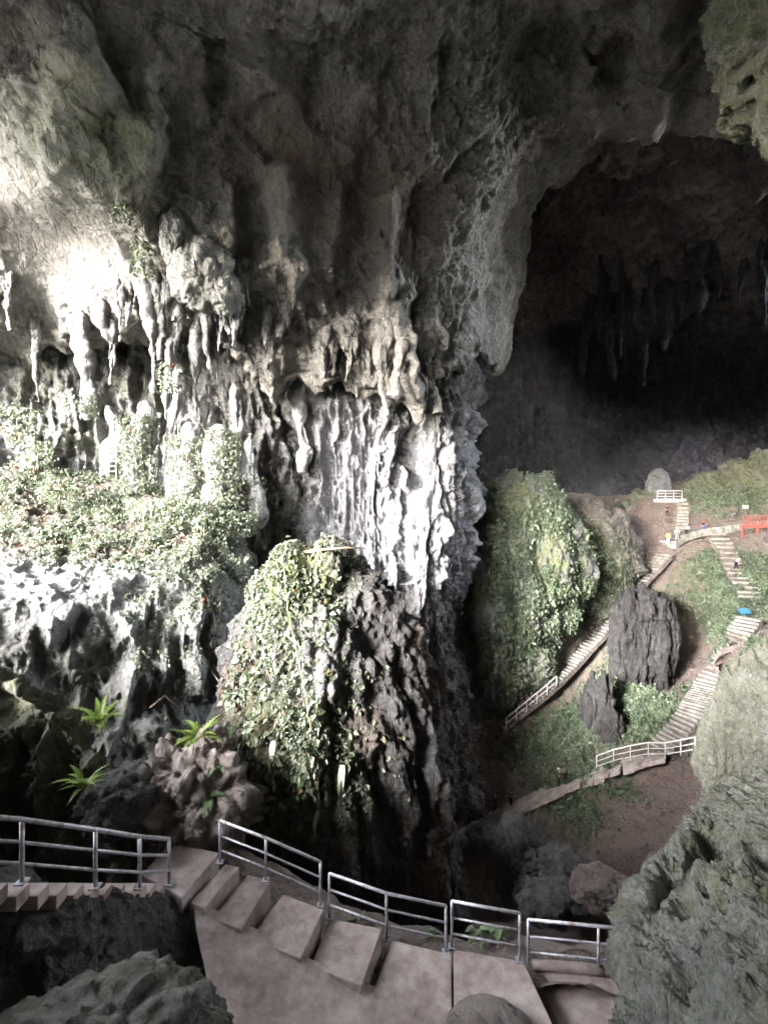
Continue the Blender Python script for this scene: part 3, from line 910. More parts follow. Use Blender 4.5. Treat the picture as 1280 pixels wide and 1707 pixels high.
# foreground rock at the lower right
FR = [
    [A(p + 30, y + 10, d + 2.5) for p, y, d in ((1005, 1800, 7.0), (1018, 1650, 7.8), (1025, 1560, 8.6), (1035, 1480, 9.4), (1070, 1425, 10.2), (1125, 1400, 11), (1150, 1345, 12.5), (1200, 1300, 14), (1290, 1270, 15))],
    [A(p, y, d) for p, y, d in ((1005, 1800, 7.0), (1018, 1650, 7.8), (1025, 1560, 8.6), (1035, 1480, 9.4), (1070, 1425, 10.2), (1125, 1400, 11), (1150, 1345, 12.5), (1200, 1300, 14), (1290, 1270, 15))],
    [A(p, y, d) for p, y, d in ((1075, 1810, 6.2), (1085, 1660, 6.9), (1095, 1580, 7.6), (1105, 1500, 8.4), (1135, 1450, 9.2), (1175, 1425, 10), (1200, 1375, 11.3), (1240, 1330, 12.5), (1320, 1290, 13.5))],
    [A(p, y, d) for p, y, d in ((1180, 1820, 5.4), (1190, 1680, 6), (1200, 1600, 6.7), (1210, 1530, 7.4), (1230, 1480, 8.1), (1260, 1450, 8.8), (1285, 1400, 9.8), (1310, 1350, 11), (1370, 1310, 12))],
    [A(p, y, d) for p, y, d in ((1330, 1830, 4.6), (1340, 1700, 5.1), (1350, 1620, 5.7), (1355, 1550, 6.3), (1370, 1500, 7), (1390, 1460, 7.7), (1410, 1410, 8.6), (1440, 1360, 9.6), (1480, 1320, 10.6))],
    [W(9, y, z) for y, z in ((3.5, -6), (4.0, -5), (4.6, -4.6), (5.2, -4.4), (5.9, -4.2), (6.6, -4), (7.6, -3.8), (8.6, -3.6), (9.6, -3.4))],
]


NEAR_FEATS = [(np.array([at(*q) for q in l]), w, h) for l, w, h in (([(1060, 1520, 8.8), (1085, 1470, 9.3), (1110, 1425, 9.9)], 0.28, -1.0), ([(1120, 1500, 8.5), (1150, 1440, 9.6), (1190, 1390, 11)], 0.22, -0.8),
              ([(1045, 1600, 8.1), (1055, 1660, 7.5)], 0.2, -0.7), ([(1110, 1690, 6.7), (1120, 1640, 7.0)], 0.15, -0.5), ([(1155, 1665, 6.4), (1165, 1640, 6.6)], 0.14, -0.5), ([(1200, 1600, 6.8), (1225, 1540, 7.3)], 0.15, -0.4), ([(1140, 1470, 9.0), (1175, 1425, 10)], 0.2, 0.5))]


def near_disp(P):
    w = worley(P * np.array([1.5, 1.5, 1.2]) + 0.3 * fbm(P * 2, 2, 3)[:, None], 9)
    return carve(P, NEAR_FEATS) + 0.5 * fbm(P * 0.9, 4, 301) + 0.36 * (w - 0.5) + 0.20 * fbm(P * 4.2, 5, 305, 0.65) - 0.75 * np.clip(0.40 - worley(P * 2.2 + 0.3 * fbm(P * 3, 2, 7)[:, None], 4), 0, 1)


fr_o, fr_G, fr_N = patch('rock_outcrop', FR, 380, 400, M['near'], near_disp, lambda P, n: dict(moss=np.clip(0.55 + 0.5 * fbm(P * 0.5, 3, 22), 0, 1), pale=0.2 + 0 * P[:, 0]), flip=True, kind=None)
tag(fr_o, 'rough pitted grey-green rock filling the lower right corner', 'rock')
o, _, _ = rock('rock_spur', (15.5, 17, 18.8), (3.4, 2.6, 6.0), M['near'], 320, sub=6, amp=0.13, freq=2.2, pit=0.25, facet=0.12, tint=lambda P, n: dict(moss=0.75 + 0 * P[:, 0]))
tag(o, 'yellow-green pitted rock hanging in the upper right corner', 'rock')

# dark rock at the left edge and under the left flight
KX = ((-320, 1010, 13.5), (-140, 1060, 13), (-20, 1115, 12.6), (60, 1160, 12.3), (120, 1210, 12), (170, 1265, 11.7), (215, 1320, 11.4), (245, 1380, 11.2))
KR = [[A(p + 10, y + 15, d + 3.5) for p, y, d in KX], [A(p, y, d) for p, y, d in KX], [A(p - 20, y + 70, d - 0.6) for p, y, d in KX],
      [A(p - 45, y + 150, d - 1.0) for p, y, d in KX], [A(p - 60, y + 260, d - 1.0) for p, y, d in KX], [A(p - 60, y + 420, d - 1.4) for p, y, d in KX]]
k_o, k_G, k_N = patch('rock_wall', KR, 200, 240, M['dark'], lambda P: flute(P, 0.7, 0.9, 0.22, 341, 0.5, 1.3) + 0.1 * fbm(P * 5, 4, 345), lambda P, n: dict(moss=0.35 + 0 * P[:, 0]), kind=None)
tag(k_o, 'dark shaded rock face at the left edge behind the left railing', 'rock')
o, _, _ = rock('boulder', at(205, 1335, 11.0), (0.85, 0.8, 0.75), M['dark'], 350, sub=5, amp=0.25, freq=1.2)
tag(o, 'black boulder in the gap behind the left railing', 'boulder')
o, _, _ = rock('boulder', at(150, 1775, 5.3), (1.35, 1.0, 0.72), M['near'], 352, sub=6, amp=0.2, freq=1.5, pit=0.2, rz=0.25, tint=lambda P, n: dict(moss=0.4 + 0 * P[:, 0], pale=0.3 + 0 * P[:, 0]))
tag(o, 'long pale mossy boulder in the lower left corner', 'boulder')
o, _, _ = rock('dirt_bank', at(318, 1345, 12.0), (1.6, 1.5, 1.7), M['soil'], 354, sub=6, amp=0.26, freq=1.8, facet=0.35, pit=0.2, tint=lambda P, n: dict(pale=0.5 + 0 * P[:, 0]))
tag(o, 'lumpy brown earth bank between the black boulder and the vine-covered pillar', 'earth bank')

# bank below the railings falling into the pit
BK = [[A(p, 1640, 8.6) for p in (260, 380, 480, 580, 700, 820, 940, 1100)],
      [A(p, y, d) for p, y, d in ((260, 1432, 10.6), (380, 1440, 10.6), (480, 1482, 10.35), (580, 1530, 9.95), (700, 1572, 9.7), (820, 1588, 9.5), (940, 1600, 9.5), (1100, 1600, 9.5))],
      [A(p, y, d) for p, y, d in ((260, 1400, 11.5), (380, 1400, 11.5), (480, 1440, 11.2), (580, 1500, 10.7), (700, 1545, 10.3), (820, 1558, 10.2), (940, 1568, 10.1), (1100, 1570, 10.1))],
      [W(x, 11.9, z) for x, z in zip((-5.5, -4, -2.5, -1, 0.6, 2.4, 4.2, 6.5), (-8.5, -9, -10, -11, -11.5, -11.8, -11.8, -11.8))],
      [W(x, 13.5, z) for x, z in zip((-6, -4, -2.5, -1, 0.6, 2.4, 4.4, 7), (-14, -16, -19, -21, -22, -22, -22, -21))],
      [W(x, 22, -29) for x in (-10, -7, -3, 0, 3, 6, 9, 13)],
      [W(x, 36, -31) for x in (-14, -9, -4, 0, 5, 10, 15, 22)]]
bk_o, bk_G, bk_N = patch('pit_bank', BK, 200, 200, M['soil'], lambda P: 0.25 * fbm(P * 1.2, 4, 361) - 0.1, lambda P, n: dict(rust=0.4 + 0 * P[:, 0]))
# unseen rock ridge added on the near left to shade foreground, pillar and cliff
NR = [[W(x, y, z) for x, y, z in r] for r in (
    ((-32, 9, -9), (-24, 11, -9), (-16, 13, -9), (-11, 12, -9), (-11, 9, -9), (-10.5, 6, -9), (-10, 2, -9), (-9.5, -3, -9), (-9, -14, -9), (-2, -30, -9)),
    ((-32, 7.5, -0.6), (-24, 9, -0.6), (-16, 11, -2.4), (-11.4, 11.5, -4.6), (-9.8, 9, -3.6), (-9.3, 6, -3.4), (-9, 2, -1.8), (-8.5, -3, 1.8), (-8, -14, 2.6), (-1, -30, 4)),
    ((-32, 6.5, -0.9), (-24, 8, -0.9), (-16, 10, -2.8), (-10.6, 10.8, -5.0), (-8.8, 8.8, -4.0), (-7.8, 6, -3.8), (-7.5, 2, -2.2), (-7, -3, 1.4), (-6.5, -14, 2.2), (0, -28, 3.6)),
    ((-32, 5.5, -8), (-24, 7, -8), (-16, 9, -8), (-9.6, 10.2, -8), (-8.0, 8.6, -8), (-6.9, 6, -8), (-6.6, 2, -8), (-6, -3, -8), (-5.5, -14, -8), (1, -27, -8)),
    ((-32, 5.5, -16), (-24, 7, -16), (-16, 9, -16), (-9.6, 10.2, -16), (-8.0, 8.6, -16), (-6.9, 6, -16), (-6.6, 2, -16), (-6, -3, -16), (-5.5, -14, -16), (1, -27, -16)))]
patch('shade_ridge', NR, 80, 120, M['dark'], lambda P: 0.5 * fbm(P * 0.7, 4, 381), None)
# rock under the left flight, at the lower left
LF = [[A(p, y, d) for p, y, d in r] for r in (
    ((-200, 1425, 7.6), (-60, 1430, 7.7), (60, 1440, 7.9), (150, 1462, 8.3), (230, 1478, 8.9), (300, 1488, 9.4), (335, 1510, 9.3)),
    ((-200, 1500, 6.8), (-60, 1490, 6.9), (60, 1485, 7.2), (150, 1492, 7.7), (230, 1496, 8.4), (300, 1500, 9.2), (340, 1540, 9.0)),
    ((-200, 1600, 6.4), (-60, 1580, 6.5), (60, 1560, 6.8), (150, 1555, 7.4), (230, 1545, 8.1), (300, 1550, 8.8), (350, 1580, 8.7)),
    ((-200, 1720, 6.2), (-60, 1700, 6.3), (60, 1670, 6.6), (150, 1650, 7.1), (230, 1640, 7.7), (300, 1640, 8.2), (365, 1650, 8.2)),
    ((-200, 1950, 5.6), (-60, 1900, 5.8), (60, 1880, 6.1), (150, 1850, 6.5), (230, 1830, 7.0), (320, 1800, 7.4), (430, 1800, 7.4)))]
lf_o, _, _ = patch('rock_slope', LF, 180, 200, M['dark'], lambda P: 0.35 * fbm(P * 1.0, 4, 371) + 0.1 * billow(P * 2.2, 3, 375) + 0.06 * fbm(P * 6, 3, 377), None, kind=None)
tag(lf_o, 'dark rock slope under the left flight of steps', 'rock')


# ------------------------------------------------------------------ stalactites and columns (parts of the cave shell)
def seen_depth(G, px, py):
    """depth of the nearest layer of a rock sheet along a direction"""
    x = 640 + FPX * G[..., 0] / np.maximum(G[..., 1], 0.5)
    y = 853.5 - FPX * G[..., 2] / np.maximum(G[..., 1], 0.5)
    m = ((x - px) ** 2 + (y - py) ** 2 < 64) & (G[..., 1] > 4)
    return float(G[..., 1][m].min()) if m.any() else None


def dripstone(parent, px, py0, py1, wpx, Y, mat, seed, name='stalactite', bulb=0.0, taper=0.9, tint=None, lean=0.0, flare=0.35, rough=1.0):
    """a tapering dripstone from pixel height py0 (root) to py1 (tip) at depth Y"""
    k = Y / FPX
    p0, p1 = at(px, py0, Y), at(px + lean, py1, Y)
    n = 12
    R = []
    for i in range(n):
        t = i / (n - 1)
        u = 1 - t
        w = wpx * k * 0.5 * (u ** taper * (1 + 0.22 * math.sin(seed * 1.7 + t * 11)) + flare * u ** 6 + (bulb * math.exp(-((t - 0.86) / 0.13) ** 2)))
        w = max(w * min(1.0, (t / 0.22 + 0.03)) ** 0.6, 0.015)
        p = p0 * (1 - t) + p1 * t
        wob = wpx * k * 0.22
        R.append((p[0] + wob * (math.sin(seed + t * 5) - math.sin(seed)), p[1] + wob * math.cos(seed * 2 + t * 3), p[2], w, w * 0.85))
    ln = abs(p1[2] - p0[2])
    nr = int(np.clip(ln / k / 2.2, 16, 90))
    a = wpx * k
    sc = 1.0 / max(a, 0.25)
    return loft(name, R, mat, 28, nr, lambda P: rough * a * (0.34 * (billow(P * np.array([1.6, 1.6, 0.35]) * sc, 2, seed % 50) - 0.4) + 0.22 * fbm(P * 1.5 * sc, 4, seed % 40, 0.6)),
                tint or (lambda P, n: dict(pale=0.35 + 0 * P[:, 0])), parent)


rs = np.random.default_rng(3)
def hang(px, y0, ln, w, mat, seed, off=0.25, **kw):
    Y = seen_depth(ceil_G, px, y0 + 12)
    if Y is None:
        return
    dripstone(ceil_o, px, y0, y0 + ln, w, Y + off, mat, seed, **kw)


LITE = lambda P, n: dict(pale=0.8 + 0 * P[:, 0])
for k in range(8):                                           # curtains of the central mass: groups that grow together
    cx = rs.uniform(440, 760)
    y0 = 575 - 30 * abs(cx - 610) / 150 + rs.uniform(-60, 15)
    for j in range(4):
        hang(cx + rs.normal(0, 13), y0 + rs.uniform(-15, 10), rs.uniform(35, 100), rs.uniform(12, 30), M['ceiling'], 400 + k * 5 + j)
for k in range(7):                                           # left fringe above the ledge
    cx = rs.uniform(-30, 430)
    y0 = rs.uniform(430, 500)
    for j in range(4):
        hang(cx + rs.normal(0, 12), y0 + rs.uniform(-15, 12), rs.uniform(40, 130), rs.uniform(9, 22), M['pale'] if rs.random() < 0.15 else M['wall'], 480 + k * 5 + j)
for k, (px, y0, y1, w, m, b, ln) in enumerate((
        (238, 420, 655, 22, 'pale', 0.0, 12), (250, 430, 600, 18, 'wall', 0.0, 14), (283, 470, 700, 24, 'pale', 0.2, 0), (330, 510, 705, 26, 'wall', 0.2, 10), (345, 500, 640, 18, 'wall', 0, 12), (357, 520, 640, 11, 'wall', 0, 4),
        (135, 520, 700, 34, 'wall', 0.7, 6), (165, 490, 640, 28, 'wall', 0, 14), (178, 500, 600, 20, 'wall', 0, 10), (60, 520, 670, 18, 'wall', 0, 12), (650, 520, 690, 30, 'ceiling', 0, 0), (720, 500, 690, 34, 'ceiling', 0, 4))):
    hang(px, y0, y1 - y0, w, M[m], 620 + k, bulb=b, lean=ln, tint=LITE if m == 'pale' else None)
for k in range(22):                                          # far curtains of the deep chamber
    px = rs.uniform(960, 1290)
    y0 = 470 - 0.12 * (px - 960) + rs.uniform(-50, 40)
    Y = seen_depth(deep_G, px, y0)
    if Y:
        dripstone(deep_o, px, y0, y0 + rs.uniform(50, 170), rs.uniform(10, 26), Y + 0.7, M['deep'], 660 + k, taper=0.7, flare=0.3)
PALE = lambda P, n: dict(pale=0.95 + 0 * P[:, 0])
dripstone(cen_o, 500, 620, 785, 26, 39.5, M['pale'], 701, bulb=0.35, tint=PALE, taper=0.5)
for k, (px, y0, y1, w, Y, m, ln) in enumerate((
        (395, 800, 638, 17, 33, 'pale', 0), (372, 1000, 712, 40, 32, 'wall', 8), (318, 850, 700, 36, 33.5, 'pale', 6), (290, 870, 610, 30, 34.5, 'pale', 0), (232, 840, 665, 36, 34, 'wall', 0), (175, 810, 678, 38, 37, 'pale', 0),
        (205, 810, 700, 20, 37, 'pale', 0), (430, 880, 722, 26, 37, 'pale', -4), (345, 840, 640, 24, 35.5, 'wall', 0), (262, 830, 690, 22, 35.5, 'pale', 4))):
    dripstone(left_o, px, y0, y1, w, Y, M[m], 710 + k, 'stalagmite', taper=0.4, flare=0.2, bulb=0.4 if k == 0 else 0.15, lean=ln, tint=PALE if m == 'pale' else None)
# overhanging blocks on the left, catching the light of the cave mouth
GREENPALE = lambda P, n: dict(pale=0.6 + 0 * P[:, 0], moss=0.1 + 0 * P[:, 0])
for k, (px, py, Y, r, rz_) in enumerate(((335, 455, 29.8, (2.0, 1.7, 2.3), 0.2), (298, 400, 29.2, (1.1, 1.3, 1.9), 0.0), (375, 490, 30, (1.0, 1.2, 1.3), 0))):
    rock('overhang_block', at(px, py, Y), r, M['wall'], 600 + k, ceil_o, sub=6, amp=0.13, freq=1.5, tint=GREENPALE, facet=0.22, rz=rz_, aniso=(1, 1, 0.8))

# ------------------------------------------------------------------ concrete steps and platforms in the foreground
ct = NT('worn_concrete')
c1 = ct.noise(0.9, 6, 0.6)
c2 = ct.noise(4.5, 6, 0.65)
c3 = ct.noise(22, 4, 0.6)
cc = ct.ramp(ct.math('ADD', ct.math('MULTIPLY', c1, 0.55), ct.math('MULTIPLY', c2, 0.45)), [(0.36, (0.15, 0.112, 0.104)), (0.5, (0.285, 0.226, 0.212)), (0.63, (0.42, 0.352, 0.335))])
ct.bump(ct.math('ADD', ct.math('MULTIPLY', c3, 0.4), c2), 0.5, 0.02)
M['concrete'] = ct.done(cc, ct.rng(c2, 0.3, 0.7, 0.55, 0.9))
mt = NT('worn_rail_paint')
m1 = mt.noise(9, 4, 0.6)
M['rail'] = mt.done(mt.ramp(m1, [(0.36, (0.25, 0.17, 0.15)), (0.46, (0.36, 0.36, 0.40)), (0.7, (0.46, 0.46, 0.51))]), 0.42, 0.35, 0.5)
M['rail_far'] = NT('white_rail_paint').done((0.52, 0.49, 0.49), 0.55)


def quad_step(parent, pts, z, depth, name='step', mat=None, base=(0, 0, 0)):
    P = [atz(x, y, z) for x, y in pts]
    return MB().prism([(p[0], p[1]) for p in P], z - depth, z).build(name, mat or M['concrete'], parent, base, bevel=0.02)


def fix_winding(pts):
    """counter-clockwise as seen from above (pixel y runs towards the camera)"""
    a = sum(pts[i][0] * pts[(i + 1) % len(pts)][1] - pts[(i + 1) % len(pts)][0] * pts[i][1] for i in range(len(pts)))
    return pts if a < 0 else pts[::-1]


STB = tuple(atz(480, 1530, -8.6))
st = empty('staircase', STB)
tag(st, 'wide concrete steps going down to the right beside the near railings', 'stairs')
for pts, z in (([(284, 1404), (366, 1421), (303, 1496), (236, 1458)], -7.45), ([(376, 1440), (399, 1445), (341, 1514), (316, 1504)], -7.62),
               ([(414, 1457), (451, 1469), (402, 1549), (351, 1531)], -7.82), ([(471, 1490), (540, 1516), (501, 1597), (416, 1566)], -8.04),
               ([(553, 1531), (636, 1548), (603, 1643), (516, 1611)], -8.26)):
    quad_step(st, fix_winding(pts), z, 0.9, base=STB)
# sunken dark strip at each step foot, riser shade put into its colour
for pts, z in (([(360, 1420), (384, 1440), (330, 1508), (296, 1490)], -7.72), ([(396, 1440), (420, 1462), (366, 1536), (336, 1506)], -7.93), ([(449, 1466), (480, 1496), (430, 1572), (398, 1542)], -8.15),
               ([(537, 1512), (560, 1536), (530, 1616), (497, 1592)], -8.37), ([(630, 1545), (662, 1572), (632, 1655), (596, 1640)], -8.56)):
    quad_step(st, fix_winding(pts), z - 0.22, 0.6, name='step_shade', mat=M['dark'], base=STB)
pf = atz(740, 1680, -9.0)
PFB = tuple(pf)
plat = empty('platform', PFB)
tag(plat, 'flat concrete landing at the foot of the near steps', 'platform')
quad_step(plat, fix_winding([(653, 1567), (752, 1590), (754, 1820), (560, 1820), (606, 1660), (626, 1640)]), -8.48, 0.6, 'slab', base=PFB)
quad_step(plat, fix_winding([(756, 1582), (872, 1602), (917, 1698), (965, 1820), (758, 1820), (756, 1640)]), -8.475, 0.6, 'slab', base=PFB)
quad_step(plat, fix_winding([(890, 1612), (1004, 1624), (1080, 1640), (1080, 1820), (980, 1820), (930, 1710)]), -8.80, 0.6, 'lower_slab', base=PFB)
K0, K1 = atz(888, 1609, -8.74), atz(1006, 1619, -8.74)
MB().tube([K0 + (K1 - K0) * t + np.array([0, 0.02 * math.sin(t * 3.1), 0]) for t in np.linspace(0, 1, 8)], 0.09, 10).build('kerb', M['concrete'], plat, PFB, smooth=True)
o, _, _ = rock('concrete_lump', atz(815, 1725, -8.50), (0.72, 0.55, 0.36), M['soil'], 620, sub=5, amp=0.06, tint=lambda P, n: dict(pale=0.3 + 0 * P[:, 0]))
tag(o, 'smooth rounded brown hump on the landing at the bottom edge', 'concrete lump')
AP = [[atz(x, y, z) for x, y, z in r] for r in (
    ((322, 1500, -7.67), (400, 1535, -7.89), (490, 1585, -8.11), (575, 1622, -8.31), (640, 1650, -8.46)),
    ((330, 1560, -7.78), (410, 1590, -7.95), (490, 1625, -8.15), (565, 1650, -8.35), (630, 1670, -8.46)),
    ((345, 1640, -7.88), (420, 1660, -8.05), (490, 1680, -8.23), (560, 1695, -8.39), (625, 1705, -8.46)),
    ((370, 1800, -7.98), (430, 1800, -8.13), (500, 1800, -8.33), (560, 1810, -8.48), (630, 1820, -8.53)))]
patch('concrete_apron', AP, 90, 110, M['concrete'], lambda P: 0.05 * fbm(P * 1.5, 4, 631), None)

# left flight, climbing towards the camera
LFB = (-4.9, 9.3, -7.8)
lft = empty('staircase', LFB)
tag(lft, 'dim concrete steps climbing to the left behind the left railing', 'stairs')
for k in range(13):
    y = 9.35 - k * 0.235
    z = -7.32 + k * 0.185
    x1 = -4.32 - 0.05 * k - 0.004 * k * k
    MB().prism([(x1 - 1.25, y - 0.30), (x1, y - 0.26), (x1, y), (x1 - 1.25, y)], z - 0.22, z).build('step', M['concrete'], lft, LFB, bevel=0.012)


def railing(name, posts, label, h=0.9, r=0.026, fr=(1.0, 0.64, 0.30), mat=None, ext=None, feet=True, group='tube railings beside the steps'):
    """posts are world points of the feet; rails run from first to last through every post"""
    B = tuple(posts[0])
    e = empty(name, B)
    tag(e, label, 'railing', group)
    mat = mat or M['rail']
    P = [np.asarray(p) for p in posts]
    up = np.array([0, 0, 1.0])
    for p in P:
        po = MB().tube([p, p + up * h], r * 1.05, 8).build('post', mat, e, B, smooth=True)
        if feet:
            MB().box(p + up * 0.012, (0.14, 0.14, 0.024)).build('base_plate', mat, po, B)
    line = P if ext is None else ([np.asarray(ext[0])] if ext[0] is not None else []) + P + ([np.asarray(ext[1])] if ext[1] is not None else [])
    for f in fr:
        MB().tube([p + up * h * f for p in line], r * (1.15 if f == 1.0 else 0.8), 8).build('rail', mat, e, B, smooth=True)
    return e


railing('railing', [atz(367, 1438, -7.50), atz(443, 1468, -7.75), atz(534, 1510, -8.05)], 'tube railing nearest the vine-covered pillar, highest of the near right-hand sections')
railing('railing', [atz(549, 1530, -8.22), atz(644, 1565, -8.44), atz(743, 1588, -8.50)], 'longest tube railing section, three posts, with a rust patch on its top rail')
railing('railing', [atz(753, 1579, -8.48), atz(866, 1602, -8.48)], 'short two-post tube railing section in front of a pale plant')
railing('railing', [atz(880, 1610, -8.82), atz(997, 1623, -8.80)], 'lowest tube railing section running behind the foreground rock', ext=(None, atz(1045, 1628, -8.80)))
railing('railing', [W(-4.28, 9.45, -7.42), W(-4.30, 8.35, -6.62), W(-4.50, 7.40, -5.86), W(-5.15, 6.75, -5.28), W(-6.2, 6.2, -4.8)], 'dark tube railing rising to the left edge above the left flight', r=0.03)

# ------------------------------------------------------------------ far stairways, paths and their railings
pt = NT('path_stone')
p1 = pt.noise(1.2, 5, 0.6)
M['path'] = pt.done(pt.ramp(p1, [(0.35, (0.26, 0.21, 0.19)), (0.5, (0.40, 0.345, 0.32)), (0.68, (0.50, 0.44, 0.41))]), 0.9)
pt = NT('grey_stone')
p1 = pt.noise(1.6, 5, 0.6)
M['greystone'] = pt.done(pt.ramp(p1, [(0.35, (0.13, 0.125, 0.11)), (0.5, (0.22, 0.21, 0.19)), (0.68, (0.33, 0.32, 0.29))]), 0.9)


def track(pix, lift=0.25, near=0.5):
    """points on the chamber floor along a pixel polyline, smoothed, a little proud of the soil"""
    P = []
    for (x0, y0), (x1, y1) in zip(pix[:-1], pix[1:]):
        for t in np.linspace(0, 1, 6, endpoint=False):
            P.append((x0 + (x1 - x0) * t, y0 + (y1 - y0) * t))
    P.append(pix[-1])
    D = np.array([floor_at(x, y)[1] for x, y in P])
    for _ in range(6):
        D[1:-1] = (D[:-2] + D[1:-1] * 2 + D[2:]) / 4
    return np.array([at(x, y, d - near) + np.array([0, 0, lift]) for (x, y), d in zip(P, D)])


def along(T, n):
    seg = np.linalg.norm(np.diff(T, axis=0), axis=1)
    L = np.concatenate([[0], np.cumsum(seg)])
    s_ = np.linspace(0, L[-1], n)
    return np.stack([np.interp(s_, L, T[:, k]) for k in range(3)], 1)


def stairway(name, label, cat, pix, n, width, mat, child='step', thick=0.22, kind=None, gap=0.82, wob=0.05, near=0.5, tilt=0.0, stepped=True):
    T = along(track(pix, near=near), n + 1)
    B = tuple(T[0])
    e = empty(name, B)
    if kind:
        e['kind'] = kind
    else:
        tag(e, label, cat)
    if stepped:                                             # earth bed under the treads
        w = width / 2
        V, F = [], []
        for i in range(n + 1):
            d = T[min(i + 1, n)] - T[max(i - 1, 0)]
            h = math.hypot(d[0], d[1]) + 1e-6
            nx, ny = d[1] / h * w, -d[0] / h * w
            V += [(T[i][0] + nx, T[i][1] + ny, T[i][2] - 0.16), (T[i][0] - nx, T[i][1] - ny, T[i][2] - 0.16), (T[i][0] + nx, T[i][1] + ny, T[i][2] - 0.7), (T[i][0] - nx, T[i][1] - ny, T[i][2] - 0.7)]
        for i in range(n):
            a = i * 4
            F += [(a, a + 4, a + 5, a + 1), (a, a + 2, a + 6, a + 4), (a + 1, a + 5, a + 7, a + 3)]
        MB().add(V, F).build('bed', M['soil'], e, B)
    r = random.Random(len(label) if label else 3)
    for i in range(n):
        a, b = T[i], T[i + 1]
        d = b - a
        h = math.hypot(d[0], d[1]) + 1e-6
        ux, uy = d[0] / h, d[1] / h
        w = width * (1 + r.uniform(-wob, wob)) / 2
        m = h * gap
        za = (a[2] * 0.4 + b[2] * 0.6) if stepped else (a[2] + b[2]) / 2
        za += r.uniform(-0.03, 0.03)
        q = [(a[0] + uy * w, a[1] - ux * w), (a[0] + ux * m + uy * w, a[1] + uy * m - ux * w), (a[0] + ux * m - uy * w, a[1] + uy * m + ux * w), (a[0] - uy * w, a[1] + ux * w)]
        mb = MB()
        if stepped:
            mb.prism(q, za - thick, za)
        else:
            za_, zb_ = a[2], a[2] + (b[2] - a[2]) * gap
            V = [(q[0][0], q[0][1], za_), (q[1][0], q[1][1], zb_), (q[2][0], q[2][1], zb_), (q[3][0], q[3][1], za_)]
            V = [(x, y, z - thick) for x, y, z in V] + V
            mb.add(V, [(3, 2, 1, 0), (4, 5, 6, 7), (0, 1, 5, 4), (1, 2, 6, 5), (2, 3, 7, 6), (3, 0, 4, 7)])
        mb.build(child, mat, e, B)
    return e, T


LONG = [(832, 1212), (868, 1182), (905, 1152), (945, 1112), (985, 1070), (1018, 1032), (1050, 992), (1080, 957), (1108, 925)]
_, T1 = stairway('stairway', 'long pale stairway climbing right beside the creeper-hung mound', 'stairs', LONG, 62, 2.0, M['greystone'])
RIGHT = [(1098, 1252), (1128, 1222), (1152, 1188), (1175, 1150), (1200, 1105), (1225, 1068), (1250, 1032)]
_, T2 = stairway('stairway', 'straight pale stairway at the right above the white path railing', 'stairs', RIGHT, 40, 2.1, M['greystone'])
LOWER = [(766, 1398), (800, 1376), (850, 1348), (900, 1327), (950, 1309), (1000, 1290), (1035, 1278), (1075, 1266), (1110, 1258)]
stairway('lower_path', '', '', LOWER, 22, 2.5, M['path'], 'slab', kind='structure', stepped=False, gap=0.985, thick=0.4, near=0.15)
UPPER = [(1112, 905), (1135, 892), (1165, 884), (1200, 880), (1240, 872), (1290, 868)]
stairway('upper_path', '', '', UPPER, 16, 2.2, M['greystone'], 'slab', kind='structure', stepped=False, gap=0.96, near=0.3, thick=0.9)
SIDE = [(1192, 888), (1206, 912), (1220, 938), (1236, 968), (1252, 1000)]
stairway('side_path', '', '', SIDE, 14, 2.0, M['greystone'], 'slab', kind='structure', stepped=True, near=0.3)
NORTH = [(1137, 838), (1138, 852), (1137, 866), (1136, 884)]
stairway('shrine_path', '', '', NORTH, 8, 1.3, M['greystone'], 'slab', kind='structure', stepped=True, near=0.2)


def at_track(T, t):
    return np.array([np.interp(t, np.linspace(0, 1, len(T)), T[:, k]) for k in range(3)])


side = np.array([-0.75, 0.3, 0.1])
R1 = [at_track(T1, t) + np.array([0.45, -1.05, 0.0]) for t in np.linspace(0, 0.24, 6)]
railing('railing', R1, 'pinkish railing along the foot of the long stairway', h=1.15, r=0.055, mat=M['rail_far'], feet=False, fr=(1.0, 0.5), group='far path railings')
R2 = [at(x, y, d) for x, y, d in ((994, 1284, 41.6), (1022, 1274, 40.6), (1050, 1268, 39.8), (1080, 1263, 39.0), (1108, 1264, 38.2), (1134, 1260, 37.2), (1158, 1256, 36.0))]
railing('railing', R2, 'white railing at the top of the lower path below the right stairway', h=1.25, r=0.05, mat=M['rail_far'], feet=False, fr=(1.0, 0.62, 0.26), group='far path railings')
fp = [floor_at(x, y) for x, y in ((1095, 840), (1137, 838))]
fp = [np.array([fp[0][0], fp[0][1], max(fp[0][2], fp[1][2]) + 0.3]), np.array([fp[1][0], fp[0][1], max(fp[0][2], fp[1][2]) + 0.3])]
wf = railing('white_fence', [fp[0] * (1 - t) + fp[1] * t for t in (0, 0.33, 0.66, 1)], 'small white fence in front of the pale domed rock at the back', h=1.25, r=0.06, mat=M['rail_far'], feet=False, fr=(1.0, 0.7, 0.4), group='far path railings')
MB().box((fp[0] + fp[1]) / 2 + np.array([0, 0, -0.05]), (abs(fp[1][0] - fp[0][0]) + 0.8, 0.35, 0.45)).build('plinth', M['rail_far'], wf, tuple(fp[0]))
o, _, _ = rock('domed_rock', (fp[0] + fp[1]) / 2 + np.array([0.2, 3.0, 1.4]), (1.7, 1.3, 3.3), M['pale'], 640, sub=5, amp=0.08)
tag(o, 'pale domed rock standing behind the small white fence', 'rock')

